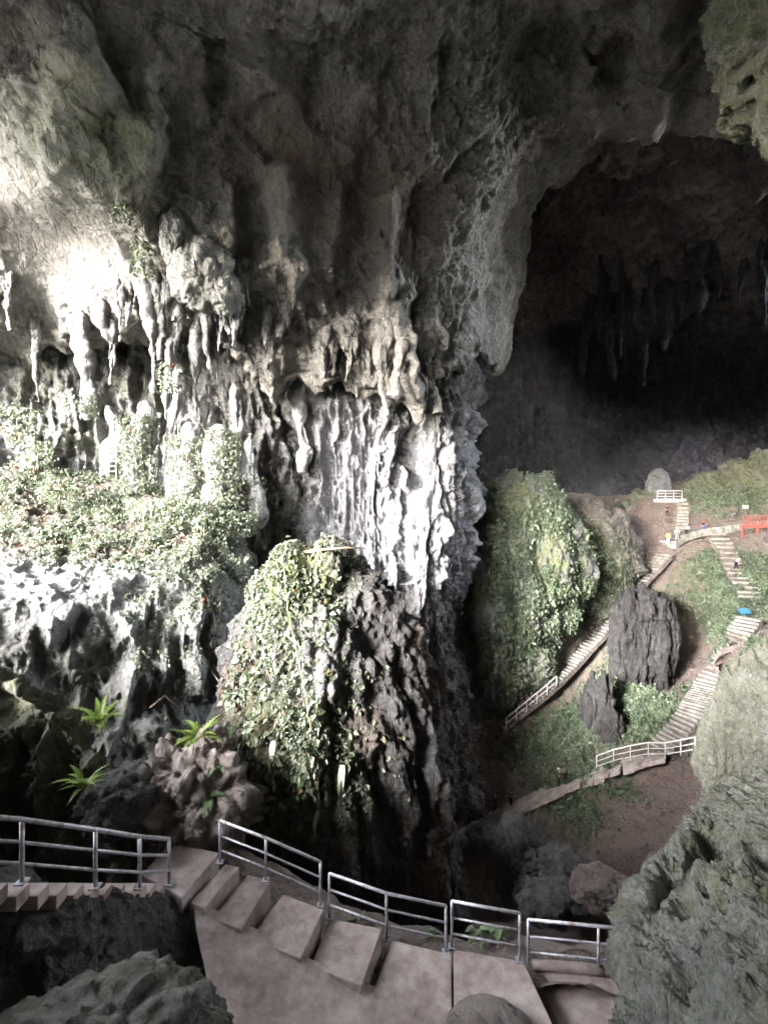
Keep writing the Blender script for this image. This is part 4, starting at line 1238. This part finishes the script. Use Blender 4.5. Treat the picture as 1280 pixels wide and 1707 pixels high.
# red lattice platform
M['red'] = NT('red_paint').done((0.36, 0.095, 0.08), 0.7)
rp = at(1238, 876, 57.0)
RPB = tuple(rp)
red = empty('red_platform', RPB)
tag(red, 'red lattice-railed platform on posts at the right edge', 'platform')
MB().box(rp + np.array([2.6, 1.0, -0.12]), (5.6, 2.2, 0.24)).build('deck', M['red'], red, RPB)
for k in range(4):
    MB().box(rp + np.array([-0.1 + k * 1.8, 0, -1.2]), (0.18, 0.18, 2.2)).build('post', M['red'], red, RPB)
for z in (0.15, 1.2):
    MB().box(rp + np.array([2.6, -0.05, z]), (5.6, 0.1, 0.12)).build('rail', M['red'], red, RPB)
for k in range(14):
    x0 = -0.15 + k * 0.4
    MB().tube([rp + np.array([x0, -0.05, 0.15]), rp + np.array([x0 + 0.4, -0.05, 1.2])], 0.035, 5).build('lattice_bar', M['red'], red, RPB)
    MB().tube([rp + np.array([x0 + 0.4, -0.12, 0.15]), rp + np.array([x0, -0.12, 1.2])], 0.035, 5).build('lattice_bar', M['red'], red, RPB)

# blue board, white notice, stacked stone marker
M['blue'] = NT('blue_board_paint').done((0.02, 0.15, 0.48), 0.45)
bb = floor_at(1232, 1030)
bb[1] -= 0.6
e = empty('blue_board', tuple(bb))
tag(e, 'bright blue slanted board on a short post at the top of the right stairway', 'board')
MB().tube([bb, bb + np.array([0, 0, 0.8])], 0.05, 6).build('post', M['greystone'], e, tuple(bb))
c = bb + np.array([0, 0, 0.75])
MB().add([c + np.array(v) for v in ((-.5, -.25, -.18), (.5, -.25, -.12), (.5, .2, .28), (-.5, .2, .22), (-.5, -.2, -.24), (.5, -.2, -.18), (.5, .25, .22), (-.5, .25, .16))],
         [(0, 1, 2, 3), (7, 6, 5, 4), (0, 4, 5, 1), (1, 5, 6, 2), (2, 6, 7, 3), (3, 7, 4, 0)]).build('panel', M['blue'], e, tuple(bb))
sg = floor_at(1238, 856)
e = empty('notice', tuple(sg))
tag(e, 'small white notice on a post above the red platform', 'sign')
MB().tube([sg + np.array([0, -0.3, -0.2]), sg + np.array([0, -0.3, 1.0])], 0.04, 6).build('post', M['greystone'], e, tuple(sg))
MB().box(sg + np.array([0, -0.36, 0.9]), (0.75, 0.05, 0.45)).build('panel', M['rail_far'], e, tuple(sg))
mk = floor_at(1217, 868)
e = empty('stone_marker', tuple(mk))
tag(e, 'little stack of flat stones beside the upper path', 'stone marker')
for k in range(4):
    rock('stone', (0, -0.3, 0.15 + 0.33 * k), (0.42 - 0.05 * k, 0.36, 0.19), M['wall'] if k % 2 else M['soil'], 650 + k, e, sub=3, amp=0.12)

# bamboo ladder on the ledge
lb = at(188, 790, 36.0)
M['bamboo'] = NT('dry_bamboo').done((0.36, 0.34, 0.28), 0.7)
e = empty('ladder', tuple(lb))
tag(e, 'thin wooden ladder leaning on the white rock above the ledge plants', 'ladder')
LT = at(190, 700, 36.8)
for s_ in (-0.28, 0.28):
    MB().tube([lb + np.array([s_, 0, -0.4]), LT + np.array([s_ * 0.8, 0, 0])], 0.05, 6).build('rail', M['bamboo'], e, tuple(lb))
for k in range(11):
    t = (k + 0.5) / 11
    c = lb * (1 - t) + LT * t
    MB().tube([c + np.array([-0.3, -0.02, 0]), c + np.array([0.3, -0.02, 0])], 0.035, 5).build('rung', M['bamboo'], e, tuple(lb))


# ------------------------------------------------------------------ people on the far paths
def flat(name, c, rough=0.85):
    t = NT(name)
    n = t.noise(14, 3)
    return t.done(t.mix(n, tuple(x * 0.75 for x in c), tuple(min(1, x * 1.2) for x in c)), rough)


M['skin'] = flat('skin', (0.36, 0.22, 0.16), 0.6)
M['hair'] = flat('dark_hair', (0.02, 0.016, 0.014), 0.5)


def skin_mesh(name, joints, edges, mat, parent=None, loc=None, level=1):
    m = bpy.data.meshes.new(name)
    m.from_pydata([j[:3] for j in joints], edges, [])
    m.materials.append(mat)
    o = link(name, m, parent, loc)
    sk = o.modifiers.new('skin', 'SKIN')
    sk.use_smooth_shade = True
    m.skin_vertices.new() if not m.skin_vertices else None
    for v, j in zip(m.skin_vertices[0].data, joints):
        r = j[3]
        v.radius = (r, r) if not hasattr(r, '__len__') else r
    m.skin_vertices[0].data[0].use_root = True
    sd = o.modifiers.new('smooth', 'SUBSURF')
    sd.levels = sd.render_levels = level
    return o


def person(base, h, face, shirt, trousers, label, stride=0.12, bend=0.0, arms=(0.2, 0.2), hat=None, skirt=False):
    """a standing or walking figure of height h; face is its heading in degrees (0 looks along +X)"""
    k = h / 1.7
    ca, sa = math.cos(math.radians(face)), math.sin(math.radians(face))

    def J(f, s, z, r):                       # forward, sideways (left +), up
        f += max(0, z - 0.9) * math.sin(bend)
        z = z if z < 0.9 else 0.9 + (z - 0.9) * math.cos(bend)
        return ((f * ca - s * sa) * k, (f * sa + s * ca) * k, z * k, (r[0] * k, r[1] * k) if hasattr(r, '__len__') else r * k)
    b = tuple(base)
    st_, a0, a1 = stride, arms[0], arms[1]
    j = [J(0, 0, 0.95, 0.13), J(0, 0, 1.15, 0.125), J(0, 0, 1.36, 0.14), J(0, 0, 1.47, 0.06), J(0.01, 0, 1.55, 0.085), J(0.015, 0, 1.64, 0.085),
         J(0, 0.09, 0.88, 0.09), J(st_ * 0.6, 0.10, 0.48, 0.062), J(st_, 0.10, 0.08, 0.042), J(st_ + 0.14, 0.11, 0.03, 0.04),
         J(0, -0.09, 0.88, 0.09), J(-st_ * 0.3, -0.10, 0.48, 0.062), J(-st_, -0.10, 0.08, 0.042), J(-st_ + 0.14, -0.11, 0.03, 0.04),
         J(0, 0.19, 1.38, 0.06), J(a0 * 0.4, 0.25, 1.12, 0.045), J(a0, 0.24, 0.9, 0.035), J(a0 * 1.15, 0.235, 0.82, 0.03),
         J(0, -0.19, 1.38, 0.06), J(a1 * 0.4, -0.25, 1.12, 0.045), J(a1, -0.24, 0.9, 0.035), J(a1 * 1.15, -0.235, 0.82, 0.03)]
    E = [(0, 1), (1, 2), (2, 3), (3, 4), (4, 5), (0, 6), (6, 7), (7, 8), (8, 9), (0, 10), (10, 11), (11, 12), (12, 13), (2, 14), (14, 15), (15, 16), (16, 17), (2, 18), (18, 19), (19, 20), (20, 21)]
    o = skin_mesh('person', j, E, M['skin'], loc=b)
    tag(o, label, 'person', 'visitors on the cave paths')
    g = lambda i, s: (*j[i][:3], j[i][3] * s)
    skin_mesh('shirt', [g(0, 1.12), g(1, 1.14), g(2, 1.13), g(14, 1.25), g(15, 1.3), g(18, 1.25), g(19, 1.3)], [(0, 1), (1, 2), (2, 3), (3, 4), (2, 5), (5, 6)], shirt, o)
    skin_mesh('trousers', [g(0, 1.09), g(6, 1.15), g(7, 1.3), g(8, 1.5), g(10, 1.15), g(11, 1.3), g(12, 1.5)], [(0, 1), (1, 2), (2, 3), (0, 4), (4, 5), (5, 6)], trousers, o)
    hd = J(-0.015, 0, 1.645, 0)[:3]
    me = rock('hat' if hat else 'hair', hd, tuple(x * k for x in ((0.105, 0.1, 0.085) if not hat else (0.14, 0.14, 0.08))), hat or M['hair'], 7, o, sub=3, amp=0.05)[0]
    return o


def standing(px, py, dz=0.0):
    p = floor_at(px, py)
    return at(px, py, p[1] - 0.75) + np.array([0, 0, dz])


CL = {n: flat(n + '_cloth', c) for n, c in dict(navy=(0.02, 0.025, 0.07), black=(0.015, 0.015, 0.018), brown=(0.06, 0.04, 0.03), yellow=(0.62, 0.42, 0.10), sky=(0.30, 0.42, 0.68), pink=(0.62, 0.42, 0.46),
                                                white=(0.72, 0.72, 0.76), red=(0.45, 0.04, 0.05), blue=(0.05, 0.10, 0.45), grey=(0.22, 0.22, 0.24), straw=(0.6, 0.52, 0.42)).items()}
person(standing(825, 1352), 1.5, 200, CL['navy'], CL['navy'], 'person in navy with a pale hat on the lower path, nearer the pale boulder', hat=CL['straw'], stride=0.15)
person(standing(851, 1344), 1.6, 60, CL['brown'], CL['black'], 'person in dark brown walking right of the one in a pale hat', stride=0.14)
person(standing(931, 1311), 1.7, 30, CL['black'], CL['black'], 'person in black halfway along the lower path by the creepers', hat=CL['white'])
person(standing(1113, 910), 1.75, 40, CL['yellow'], CL['sky'], 'person in a yellow top and light blue trousers at the head of the long stairway')
person(standing(1128, 903), 1.75, 60, CL['pink'], CL['grey'], 'person in a pale pink top just above the one in yellow', hat=CL['white'])
person(standing(1143, 895), 1.6, 20, CL['white'], CL['black'], 'person in a white top and dark trousers leaning forward on the upper path', bend=0.5, arms=(0.35, 0.35))
person(standing(1172, 890), 1.7, 170, CL['black'], CL['blue'], 'person with a red hat, dark top and blue trousers on the upper path', hat=CL['red'], stride=0.2)
person(standing(1111, 862), 1.6, -90, CL['navy'], CL['black'], 'person in dark clothes standing on the soil below the small white fence')
person(standing(1226, 950), 1.65, -60, CL['white'], CL['black'], 'person in a white top bending on the side path at the right', bend=0.7, arms=(0.4, 0.4))


# ------------------------------------------------------------------ vegetation
def leaf_material(name, stops, trans=0.25, rough=0.38):
    t = NT(name)
    isl = t.node('ShaderNodeNewGeometry').outputs['Random Per Island']
    col = t.ramp(isl, stops)
    n = t.noise(0.5, 3)
    col = t.mix(0.6, col, t.ramp(n, [(0.35, (0.55, 0.6, 0.5)), (0.65, (1.25, 1.25, 1.1))]), 'MULTIPLY')
    t.sock(t.b.inputs['Base Color'], col)
    t.b.inputs['Roughness'].default_value = rough
    t.b.inputs['Specular IOR Level'].default_value = 0.5
    tr = t.node('ShaderNodeBsdfTranslucent')
    t.l.new(col, tr.inputs['Color'])
    mx = t.node('ShaderNodeMixShader')
    mx.inputs[0].default_value = trans
    t.l.new(t.b.outputs[0], mx.inputs[1])
    t.l.new(tr.outputs[0], mx.inputs[2])
    t.l.new(mx.outputs[0], t.out.inputs['Surface'])
    return t.m


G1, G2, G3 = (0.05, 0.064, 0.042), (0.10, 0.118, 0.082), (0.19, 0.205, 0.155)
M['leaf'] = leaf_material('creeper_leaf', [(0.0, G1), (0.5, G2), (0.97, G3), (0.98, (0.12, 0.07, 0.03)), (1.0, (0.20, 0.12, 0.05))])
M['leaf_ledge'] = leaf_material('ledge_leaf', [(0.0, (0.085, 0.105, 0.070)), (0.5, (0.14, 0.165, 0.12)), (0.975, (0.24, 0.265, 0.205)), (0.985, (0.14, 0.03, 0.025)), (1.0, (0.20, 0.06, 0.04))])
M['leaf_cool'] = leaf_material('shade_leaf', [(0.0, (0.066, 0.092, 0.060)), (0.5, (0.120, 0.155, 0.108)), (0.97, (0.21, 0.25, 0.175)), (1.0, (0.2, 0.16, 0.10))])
M['fern'] = leaf_material('fern_frond', [(0.0, (0.10, 0.16, 0.03)), (1.0, (0.22, 0.30, 0.07))], 0.35)
M['broad'] = leaf_material('broad_leaf', [(0.0, (0.09, 0.14, 0.07)), (1.0, (0.22, 0.28, 0.17))], 0.3, 0.3)
M['dry'] = leaf_material('pale_dry_leaf', [(0.0, (0.40, 0.42, 0.36)), (1.0, (0.58, 0.58, 0.52))], 0.3, 0.5)
M['twig'] = NT('twig_bark').done((0.14, 0.11, 0.08), 0.9)


def leaf_cloud(name, P, N, size, mat, label, seed, droop=0.5, parent=None, rise=0.0):
    """one small folded leaf per point, facing roughly along N and hanging"""
    r = np.random.default_rng(seed)
    n = len(P)
    nrm = N + 0.75 * r.normal(size=(n, 3)) + np.array([0, 0, 0.35])
    nrm /= np.linalg.norm(nrm, axis=1, keepdims=True)
    d = r.normal(size=(n, 3)) + np.array([0, 0, -droop * 2])
    d -= nrm * (d * nrm).sum(1, keepdims=True)
    d /= np.linalg.norm(d, axis=1, keepdims=True) + 1e-6
    s = np.cross(nrm, d)
    L = (size[0] + (size[1] - size[0]) * r.random(n) ** 1.6)[:, None]
    wd = L * r.uniform(0.28, 0.46, (n, 1))
    b = P + N * r.uniform(0.0, 0.35, (n, 1)) * L * 2.0 + np.array([0, 0, 1.0]) * (rise * r.random((n, 1)) * (0.5 + 0.5 * vnoise(P * 1.3, 3)[:, None]))
    mid = b + d * L * 0.45
    fold = nrm * L * 0.12
    V = np.stack([b, mid + s * wd + fold, b + d * L - nrm * L * 0.12, mid - s * wd + fold], 1).reshape(-1, 3)
    k = np.arange(n)[:, None] * 4
    F = np.concatenate([k + np.array([0, 1, 2]), k + np.array([0, 2, 3])], 0)
    o = link(name, mesh_np(name, V, F, mat, smooth=False), parent)
    if parent is None:
        tag(o, label, kind='stuff')
    else:
        o['kind'] = 'stuff'
    return o


def scatter(G, N, n, mask, seed):
    """n points on a sheet, denser where mask (of the world points and normals) is higher"""
    r = np.random.default_rng(seed)
    A_ = G[:-1, :-1]
    c = ((A_ + G[1:, 1:]) / 2).reshape(-1, 3)
    nn = N[:-1, :-1].reshape(-1, 3)
    area = np.linalg.norm(np.cross((G[:-1, 1:] - A_).reshape(-1, 3), (G[1:, :-1] - A_).reshape(-1, 3)), axis=1)
    w = area * np.clip(mask(c, nn), 0, None)
    i = r.choice(len(c), size=n, p=w / w.sum())
    u, v = r.random((2, n, 1))
    g0 = A_.reshape(-1, 3)[i]
    gu = G[:-1, 1:].reshape(-1, 3)[i] - g0
    gv = G[1:, :-1].reshape(-1, 3)[i] - g0
    return g0 + gu * u + gv * v, nn[i]


def blobs(P, L):
    s = 0
    for c, r, a in L:
        s = s + a * blob(P, c, r)
    return s


# ledge plants: thick over the top, spilling over the right-hand edge, none on the bare slab
def ledge_mask(P, n):
    top = sstep(-3.3, -2.3, P[:, 2] + 0.0) * (0.08 + sstep(-0.25, 0.2, fbm(P * 0.55, 3, 501) + 0.1))
    bare = np.clip(1.6 * blob(P, at(60, 965, 21.5), (4.0, 2.6, 1.3)), 0, 1)
    spill = blobs(P, [(at(320, 985, 24.5), (2.2, 2.2, 1.8), 1.0), (at(240, 1060, 22.5), (0.8, 2, 2.2), 0.35), (at(345, 1060, 24.5), (1.0, 2, 2.0), 0.3), (at(290, 1090, 23.5), (1.5, 2, 1.8), 0.15)])
    return np.clip(top * (1 - bare) + spill, 0, 1.3) * (P[:, 0] > -32)


P_, N_ = scatter(ledge_G, ledge_N, 52000, ledge_mask, 1)
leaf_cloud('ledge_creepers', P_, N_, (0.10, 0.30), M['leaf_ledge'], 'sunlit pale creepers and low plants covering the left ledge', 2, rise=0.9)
# vine-clad stalagmites above the ledge
r_ = np.random.default_rng(8)
PP, NN = [], []
for px, y0, y1, w, Y, n in ((372, 970, 722, 44, 32, 2200), (318, 850, 735, 50, 33.2, 1500), (232, 830, 700, 46, 33.8, 1400), (135, 700, 665, 40, 30.5, 250), (240, 470, 380, 26, 29.6, 500), (208, 380, 290, 18, 27.0, 500),
                            (285, 660, 610, 26, 31.2, 250), (430, 880, 800, 20, 37, 160), (390, 900, 860, 60, 31.5, 900), (300, 880, 850, 130, 31, 1800), (395, 1010, 930, 26, 28.5, 500)):
    t = r_.random(n)
    a = r_.uniform(-math.pi, 0.3, n)
    R = (w / 2 + 2) * Y / FPX * (0.75 + 0.4 * r_.random(n))
    c = np.stack([at(px, y, Y) for y in y0 + (y1 - y0) * t])
    d = np.stack([np.cos(a), np.sin(a), 0.25 + 0 * a], 1)
    PP.append(c + d * R[:, None])
    NN.append(d)
leaf_cloud('column_creepers', np.concatenate(PP), np.concatenate(NN), (0.12, 0.34), M['leaf_ledge'], 'leafy vines wrapped round the stalagmites above the left ledge', 4)


def pillar_mask(P, n):
    nz = sstep(-0.12, 0.28, fbm(P * 0.9, 3, 511))
    L = [(at(490, 955, 15.2), (1.5, 2.4, 1.3), 1.3), (at(440, 1010, 15), (1.3, 2.6, 1.6), 1.4), (at(430, 1120, 14), (1.3, 2.6, 2.2), 1.5), (at(420, 1200, 13.4), (1.7, 2.6, 1.6), 1.5), (at(480, 1240, 12.8), (1.7, 2, 1.3), 1.0),
         (at(560, 1230, 12.6), (1.2, 1.5, 0.9), 0.45), (at(430, 1330, 12.6), (1.4, 2, 1.6), 0.7), (at(520, 1330, 12.5), (1.2, 1.5, 1.4), 0.18), (at(540, 1020, 14.3), (1.0, 1.5, 0.8), 0.15)]
    return np.clip(blobs(P, L), 0, 1.4) * (0.12 + nz) * (1 - sstep(0.35, 0.8, n[:, 0]))


P_, N_ = scatter(pil_G, pil_N, 19000, pillar_mask, 3)
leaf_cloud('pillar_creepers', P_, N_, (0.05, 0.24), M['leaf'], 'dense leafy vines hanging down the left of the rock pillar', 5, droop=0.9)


def mound_mask(P, n):
    nz = sstep(-0.3, 0.12, fbm(P * np.array([0.45, 0.45, 0.25]), 4, 521))
    bare = np.clip(1.5 * blob(P, at(815, 1020, 50), (0.9, 3, 2.4)) + 1.6 * blob(P, at(880, 1130, 50), (1.4, 3, 1.6)) + 1.4 * blob(P, at(820, 1165, 51), (2, 4, 2)) + 1.2 * blob(P, at(870, 815, 52), (4, 4, 1.6)), 0, 1)
    return nz * (1 - bare) + 0.03


P_, N_ = scatter(md_G, md_N, 30000, lambda P, n: mound_mask(P, n) * (n[:, 1] < 0.35), 6)
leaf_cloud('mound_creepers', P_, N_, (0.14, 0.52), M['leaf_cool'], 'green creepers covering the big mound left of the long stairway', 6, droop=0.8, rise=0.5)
P_, N_ = scatter(m2_G, m2_N, 8000, lambda P, n: blobs(P, [(at(985, 960, 56), (4, 5, 4), 1.0), (at(930, 900, 57), (3, 5, 3), 0.7)]) * (n[:, 1] < 0.35), 7)
leaf_cloud('hump_creepers', P_, N_, (0.13, 0.36), M['leaf_cool'], 'creepers on the lower flank of the knobbly rock hump', 7, droop=0.8)


def floor_mask(P, n):
    L = [(at(900, 1235, 49), (4.6, 5, 2.6), 1.3), (at(960, 1190, 49), (3.5, 5, 3), 1.0), (at(900, 1290, 47.5), (2.4, 3, 1.2), 1.0), (at(960, 1345, 42.5), (3.0, 3, 1.5), 1.3), (at(1010, 1310, 40.5), (2.4, 3, 1.0), 0.7), (at(835, 1390, 44.5), (2.0, 2, 0.8), 1.0),
         (at(1060, 1170, 48), (2.4, 5, 4), 1.3), (at(1110, 1220, 43.5), (2.2, 4, 2), 1.0), (at(1185, 1010, 51), (3.4, 5, 3.4), 1.4), (at(1170, 1110, 46.5), (2.4, 5, 3), 1.1), (at(1245, 950, 51), (4, 6, 3.4), 1.0),
         (at(1220, 840, 63), (7, 7, 2.5), 0.9), (at(960, 1010, 56), (3, 5, 4), 1.0), (at(985, 1060, 54), (2.5, 4, 2), 0.9), (at(850, 1180, 51.5), (3, 4, 1.2), 0.9), (at(1260, 1090, 41), (2.5, 4, 3), 1.0), (at(1040, 845, 63), (2, 4, 1), 0.3)]
    nz = sstep(-0.3, 0.1, fbm(P * 0.6, 3, 531))
    m = np.clip(blobs(P, L), 0, 1.2)
    m = np.where(m < 0.25, m * 0.15, m)
    for T in (T1, T2):                                      # keep the treads clear
        dmin = np.full(len(P), 99.0)
        for q in T[::2]:
            dmin = np.minimum(dmin, np.hypot(P[:, 0] - q[0], P[:, 1] - q[1]))
        m = m * sstep(0.9, 1.5, dmin)
    return m * (0.3 + nz)


P_, N_ = scatter(ter_G, ter_N, 110000, floor_mask, 9)
leaf_cloud('floor_creepers', P_, N_, (0.15, 0.46), M['leaf_cool'], 'green creepers and low plants over the slopes round the paths', 9, droop=0.2, rise=0.9)
# loose stones on the soil
q = np.random.default_rng(77)
P_, N_ = scatter(ter_G, ter_N, 2600, lambda P, n: (np.exp(-((P[:, 1] - 42) / 14) ** 2)) * sstep(0.0, 0.35, fbm(P * 0.5, 3, 541)) + 0.05, 12)
sz = 0.07 + 0.28 * q.random(len(P_)) ** 4
O6 = np.array([(1, 0, 0), (0, 1, 0), (-1, 0, 0), (0, -1, 0), (0, 0, 1), (0, 0, -1)], float)
V_ = P_[:, None, :] + (O6[None] * q.uniform(0.5, 1.2, (len(P_), 6, 1)) + q.normal(0, 0.15, (len(P_), 6, 3))) * sz[:, None, None]
F_ = np.array([(0, 1, 4), (1, 2, 4), (2, 3, 4), (3, 0, 4), (1, 0, 5), (2, 1, 5), (3, 2, 5), (0, 3, 5)])
F_ = (F_[None] + (np.arange(len(P_)) * 6)[:, None, None]).reshape(-1, 3)
tag(link('loose_stones', mesh_np('loose_stones', V_.reshape(-1, 3), F_, M['wall'], smooth=False)), 'loose stones scattered over the chamber soil', kind='stuff')
P_, N_ = scatter(k_G, k_N, 700, lambda P, n: blob(P, at(150, 1250, 12), (1.4, 2, 1.0)), 10)
leaf_cloud('rock_wall_moss', P_, N_, (0.04, 0.12), M['leaf'], 'sparse small leaves on the dark left rock wall', 10)


def blade(length, width, bend, n=6, lobes=0.0, seed=0):
    """a bent leaf blade along +X from the origin: a folded strip, widest near its base third"""
    V, F = [], []
    for i in range(n + 1):
        t = i / n
        x = length * t * (1 - 0.18 * bend * t)
        z = length * (0.35 * t - bend * t * t)
        w = width * math.sin(math.pi * min(1, 0.12 + 0.88 * t) ** 0.7) if i < n else 0.004
        if lobes:
            w *= 1 - lobes * (i % 2)
        V += [(x, w / 2, z + w * 0.16), (x, 0, z), (x, -w / 2, z + w * 0.16)]
    for i in range(n):
        a = i * 3
        F += [(a, a + 3, a + 4, a + 1), (a + 1, a + 4, a + 5, a + 2)]
    return np.array(V), F


def plant(name, base, leaves, length, width, mat, label, cat, seed, bend=0.6, lobes=0.0, n=6, stem=0.25, spread=1.0, face=None, group=None):
    r = random.Random(seed)
    b = np.asarray(base, float)
    e = empty(name, tuple(b))
    tag(e, label, cat, group)
    for k in range(leaves):
        a = (2 * math.pi * k / leaves + r.uniform(-0.4, 0.4)) if face is None else math.radians(face + r.uniform(-75, 75))
        V, F = blade(length * r.uniform(0.65, 1.1), width * r.uniform(0.8, 1.15), bend * r.uniform(0.5, 1.3), n, lobes)
        el = r.uniform(0.1, 0.9) * spread
        ce, se, ca, sa = math.cos(el), math.sin(el), math.cos(a), math.sin(a)
        x, z = V[:, 0] * ce - V[:, 2] * se, V[:, 0] * se + V[:, 2] * ce
        h = stem * r.uniform(0.3, 1.0)
        Wd = np.stack([x * ca - V[:, 1] * sa + 0.12 * h * ca, x * sa + V[:, 1] * ca + 0.12 * h * sa, z + h], 1)
        mb = MB().add(Wd, F)
        mb.build('leaf' if not lobes else 'frond', mat, e, smooth=True)
        MB().tube([(0, 0, -0.05), (0.12 * h * ca, 0.12 * h * sa, h)], 0.012, 5).build('stem', M['twig'], e)
    return e


plant('fern', at(165, 1212, 18.2), 26, 1.5, 0.30, M['fern'], 'bright green fern on the rock at the foot of the left cliff', 'fern', 1, 0.7, 0.72, 20, 0.2)
plant('fern', at(140, 1322, 10.2), 16, 0.66, 0.16, M['fern'], 'bright green fern beside the black boulder near the left railing', 'fern', 2, 0.75, 0.72, 20, 0.15)
plant('fern', at(330, 1245, 12.6), 22, 0.95, 0.22, M['fern'], 'yellow-green fern on top of the earth bank left of the pillar', 'fern', 3, 0.75, 0.72, 20, 0.2)
plant('broadleaf_plant', at(366, 1290, 11.6), 9, 0.55, 0.18, M['broad'], 'broad-leaved plant on the earth bank just left of the pillar foot', 'plant', 4, 0.7, stem=0.3)
plant('broadleaf_plant', at(348, 1345, 11.0), 7, 0.45, 0.2, M['broad'], 'pale broad-leaved plant right above the upper end of the right-hand railing', 'plant', 5, 0.8, stem=0.2)
plant('broadleaf_plant', at(600, 1535, 10.2), 5, 0.34, 0.17, M['broad'], 'small pale plant behind the left half of the longest railing', 'plant', 6, 0.5, stem=0.2, face=-90)
plant('broadleaf_plant', at(722, 1566, 10.0), 6, 0.34, 0.19, M['broad'], 'small green plant behind the right end of the longest railing', 'plant', 7, 0.5, stem=0.25, face=-90)
plant('broadleaf_plant', at(796, 1572, 9.9), 9, 0.36, 0.21, M['broad'], 'green plant of rounded leaves behind the short two-post railing', 'plant', 8, 0.4, stem=0.32, face=-90)
plant('broadleaf_plant', at(826, 1570, 9.9), 7, 0.36, 0.2, M['broad'], 'green plant close to the right post of the short railing', 'plant', 9, 0.4, stem=0.38, face=-90)
for k, (px, py, Y, ln, lab) in enumerate(((30, 720, 31.5, 1.5, 'tall leafy shrub at the left edge above the ledge'), (60, 770, 30, 1.1, 'bushy plant at the left edge of the ledge under the tall shrub'),
                                          (275, 860, 30.5, 1.0, 'low spreading bush in front of the vine-clad stalagmites'), (340, 890, 28.5, 1.1, 'dark green bush at the right end of the ledge'), (100, 830, 29.5, 1.0, 'pale bush in the middle of the ledge'))):
    b_ = at(px, py + 14, Y)
    e = empty('shrub', tuple(b_))
    tag(e, lab, 'shrub', 'shrubs on the left ledge')
    q = np.random.default_rng(40 + k)
    d = q.normal(size=(420, 3))
    d /= np.linalg.norm(d, axis=1, keepdims=True)
    pts = d * (q.random((420, 1)) ** 0.45) * np.array([ln, ln, ln * 0.9]) + np.array([0, 0, ln * 0.9])
    pts += 0.25 * ln * np.sin(pts * 5 + k)
    leaf_cloud('foliage', pts, d, (0.14, 0.36), M['leaf_ledge'], '', 60 + k, parent=e)
    for j in range(6):
        MB().tube([(0, 0, -0.3), tuple(pts[j * 7] * 0.5 + np.array([0, 0, 0.2])), tuple(pts[j * 7])], [0.05, 0.035, 0.015], 6).build('stem', M['twig'], e, smooth=True)

# big leaves of a climber on the pillar
r = random.Random(4)
cb = at(520, 1250, 12.4)
cl = empty('climbing_plant', tuple(cb))
tag(cl, 'climber with long pale hanging leaves on the front of the rock pillar', 'climbing plant')
for px, py, ln in ((530, 1212, 0.75), (523, 1262, 0.55), (571, 1275, 0.85), (568, 1300, 0.5), (531, 1352, 0.75), (456, 1235, 0.7), (447, 1265, 0.4), (548, 1036, 0.35), (480, 1020, 0.45), (472, 925, 0.35), (527, 1040, 0.3), (500, 1295, 0.35),
                   (465, 1340, 0.35), (400, 1240, 0.4), (425, 1180, 0.4), (410, 1120, 0.4), (455, 1300, 0.4), (620, 1210, 0.3), (590, 1240, 0.3), (488, 1375, 0.3), (545, 1320, 0.3), (385, 1210, 0.4)):
    Y = (seen_depth(pil_G, px, py) or 13.5) - 0.12
    p = at(px, py, Y)
    V, F = blade(ln, ln * 0.24, 0.35, 7)
    a = math.radians(-90 + r.uniform(-60, 60))
    x, z = V[:, 2] + 0.1 * V[:, 0], -V[:, 0]
    Wd = np.stack([x * math.cos(a) - V[:, 1] * math.sin(a), x * math.sin(a) + V[:, 1] * math.cos(a), z], 1) + p
    MB().add(Wd, F).build('leaf', M['dry'] if ln > 0.5 else M['broad'], cl, tuple(cb), smooth=True)
MB().tube([at(x, y, (seen_depth(pil_G, x, y) or 13.5) - 0.05) for x, y in ((472, 930), (480, 1020), (500, 1110), (515, 1190), (530, 1290), (532, 1370))], 0.022, 6).build('stem', M['twig'], cl, tuple(cb))

# dead branch on top of the pillar and roots hanging off the ledge
bb = at(505, 921, 15.4)
o = MB().tube([bb - bb, at(540, 916, 15.3) - bb, at(575, 913, 15.3) - bb, at(606, 914, 15.5) - bb], [0.05, 0.045, 0.04, 0.02], 7).build('dead_branch', M['twig'], None, smooth=True)
o.location = tuple(bb)
tag(o, 'thin dead branch lying on top of the rock pillar', 'branch')
for k, pts in enumerate((((335, 975, 25.0), (352, 1010, 24.6), (360, 1040, 24.4), (352, 1075, 24.2)), ((352, 1118, 24), (368, 1140, 23.2), (385, 1158, 22.5)), ((250, 1180, 22), (275, 1160, 22.5), (300, 1182, 22.6)))):
    b = at(*pts[0])
    o = MB().tube([at(*p) - b for p in pts], [0.04, 0.035, 0.03, 0.02][:len(pts)], 6).build('hanging_root', M['twig'], None, smooth=True)
    o.location = tuple(b)
    tag(o, ('thin root curling over the right edge of the ledge', 'bare twig reaching from the ledge cliff towards the pillar', 'thin arched root on the lower ledge cliff')[k], 'root', 'roots on the ledge')
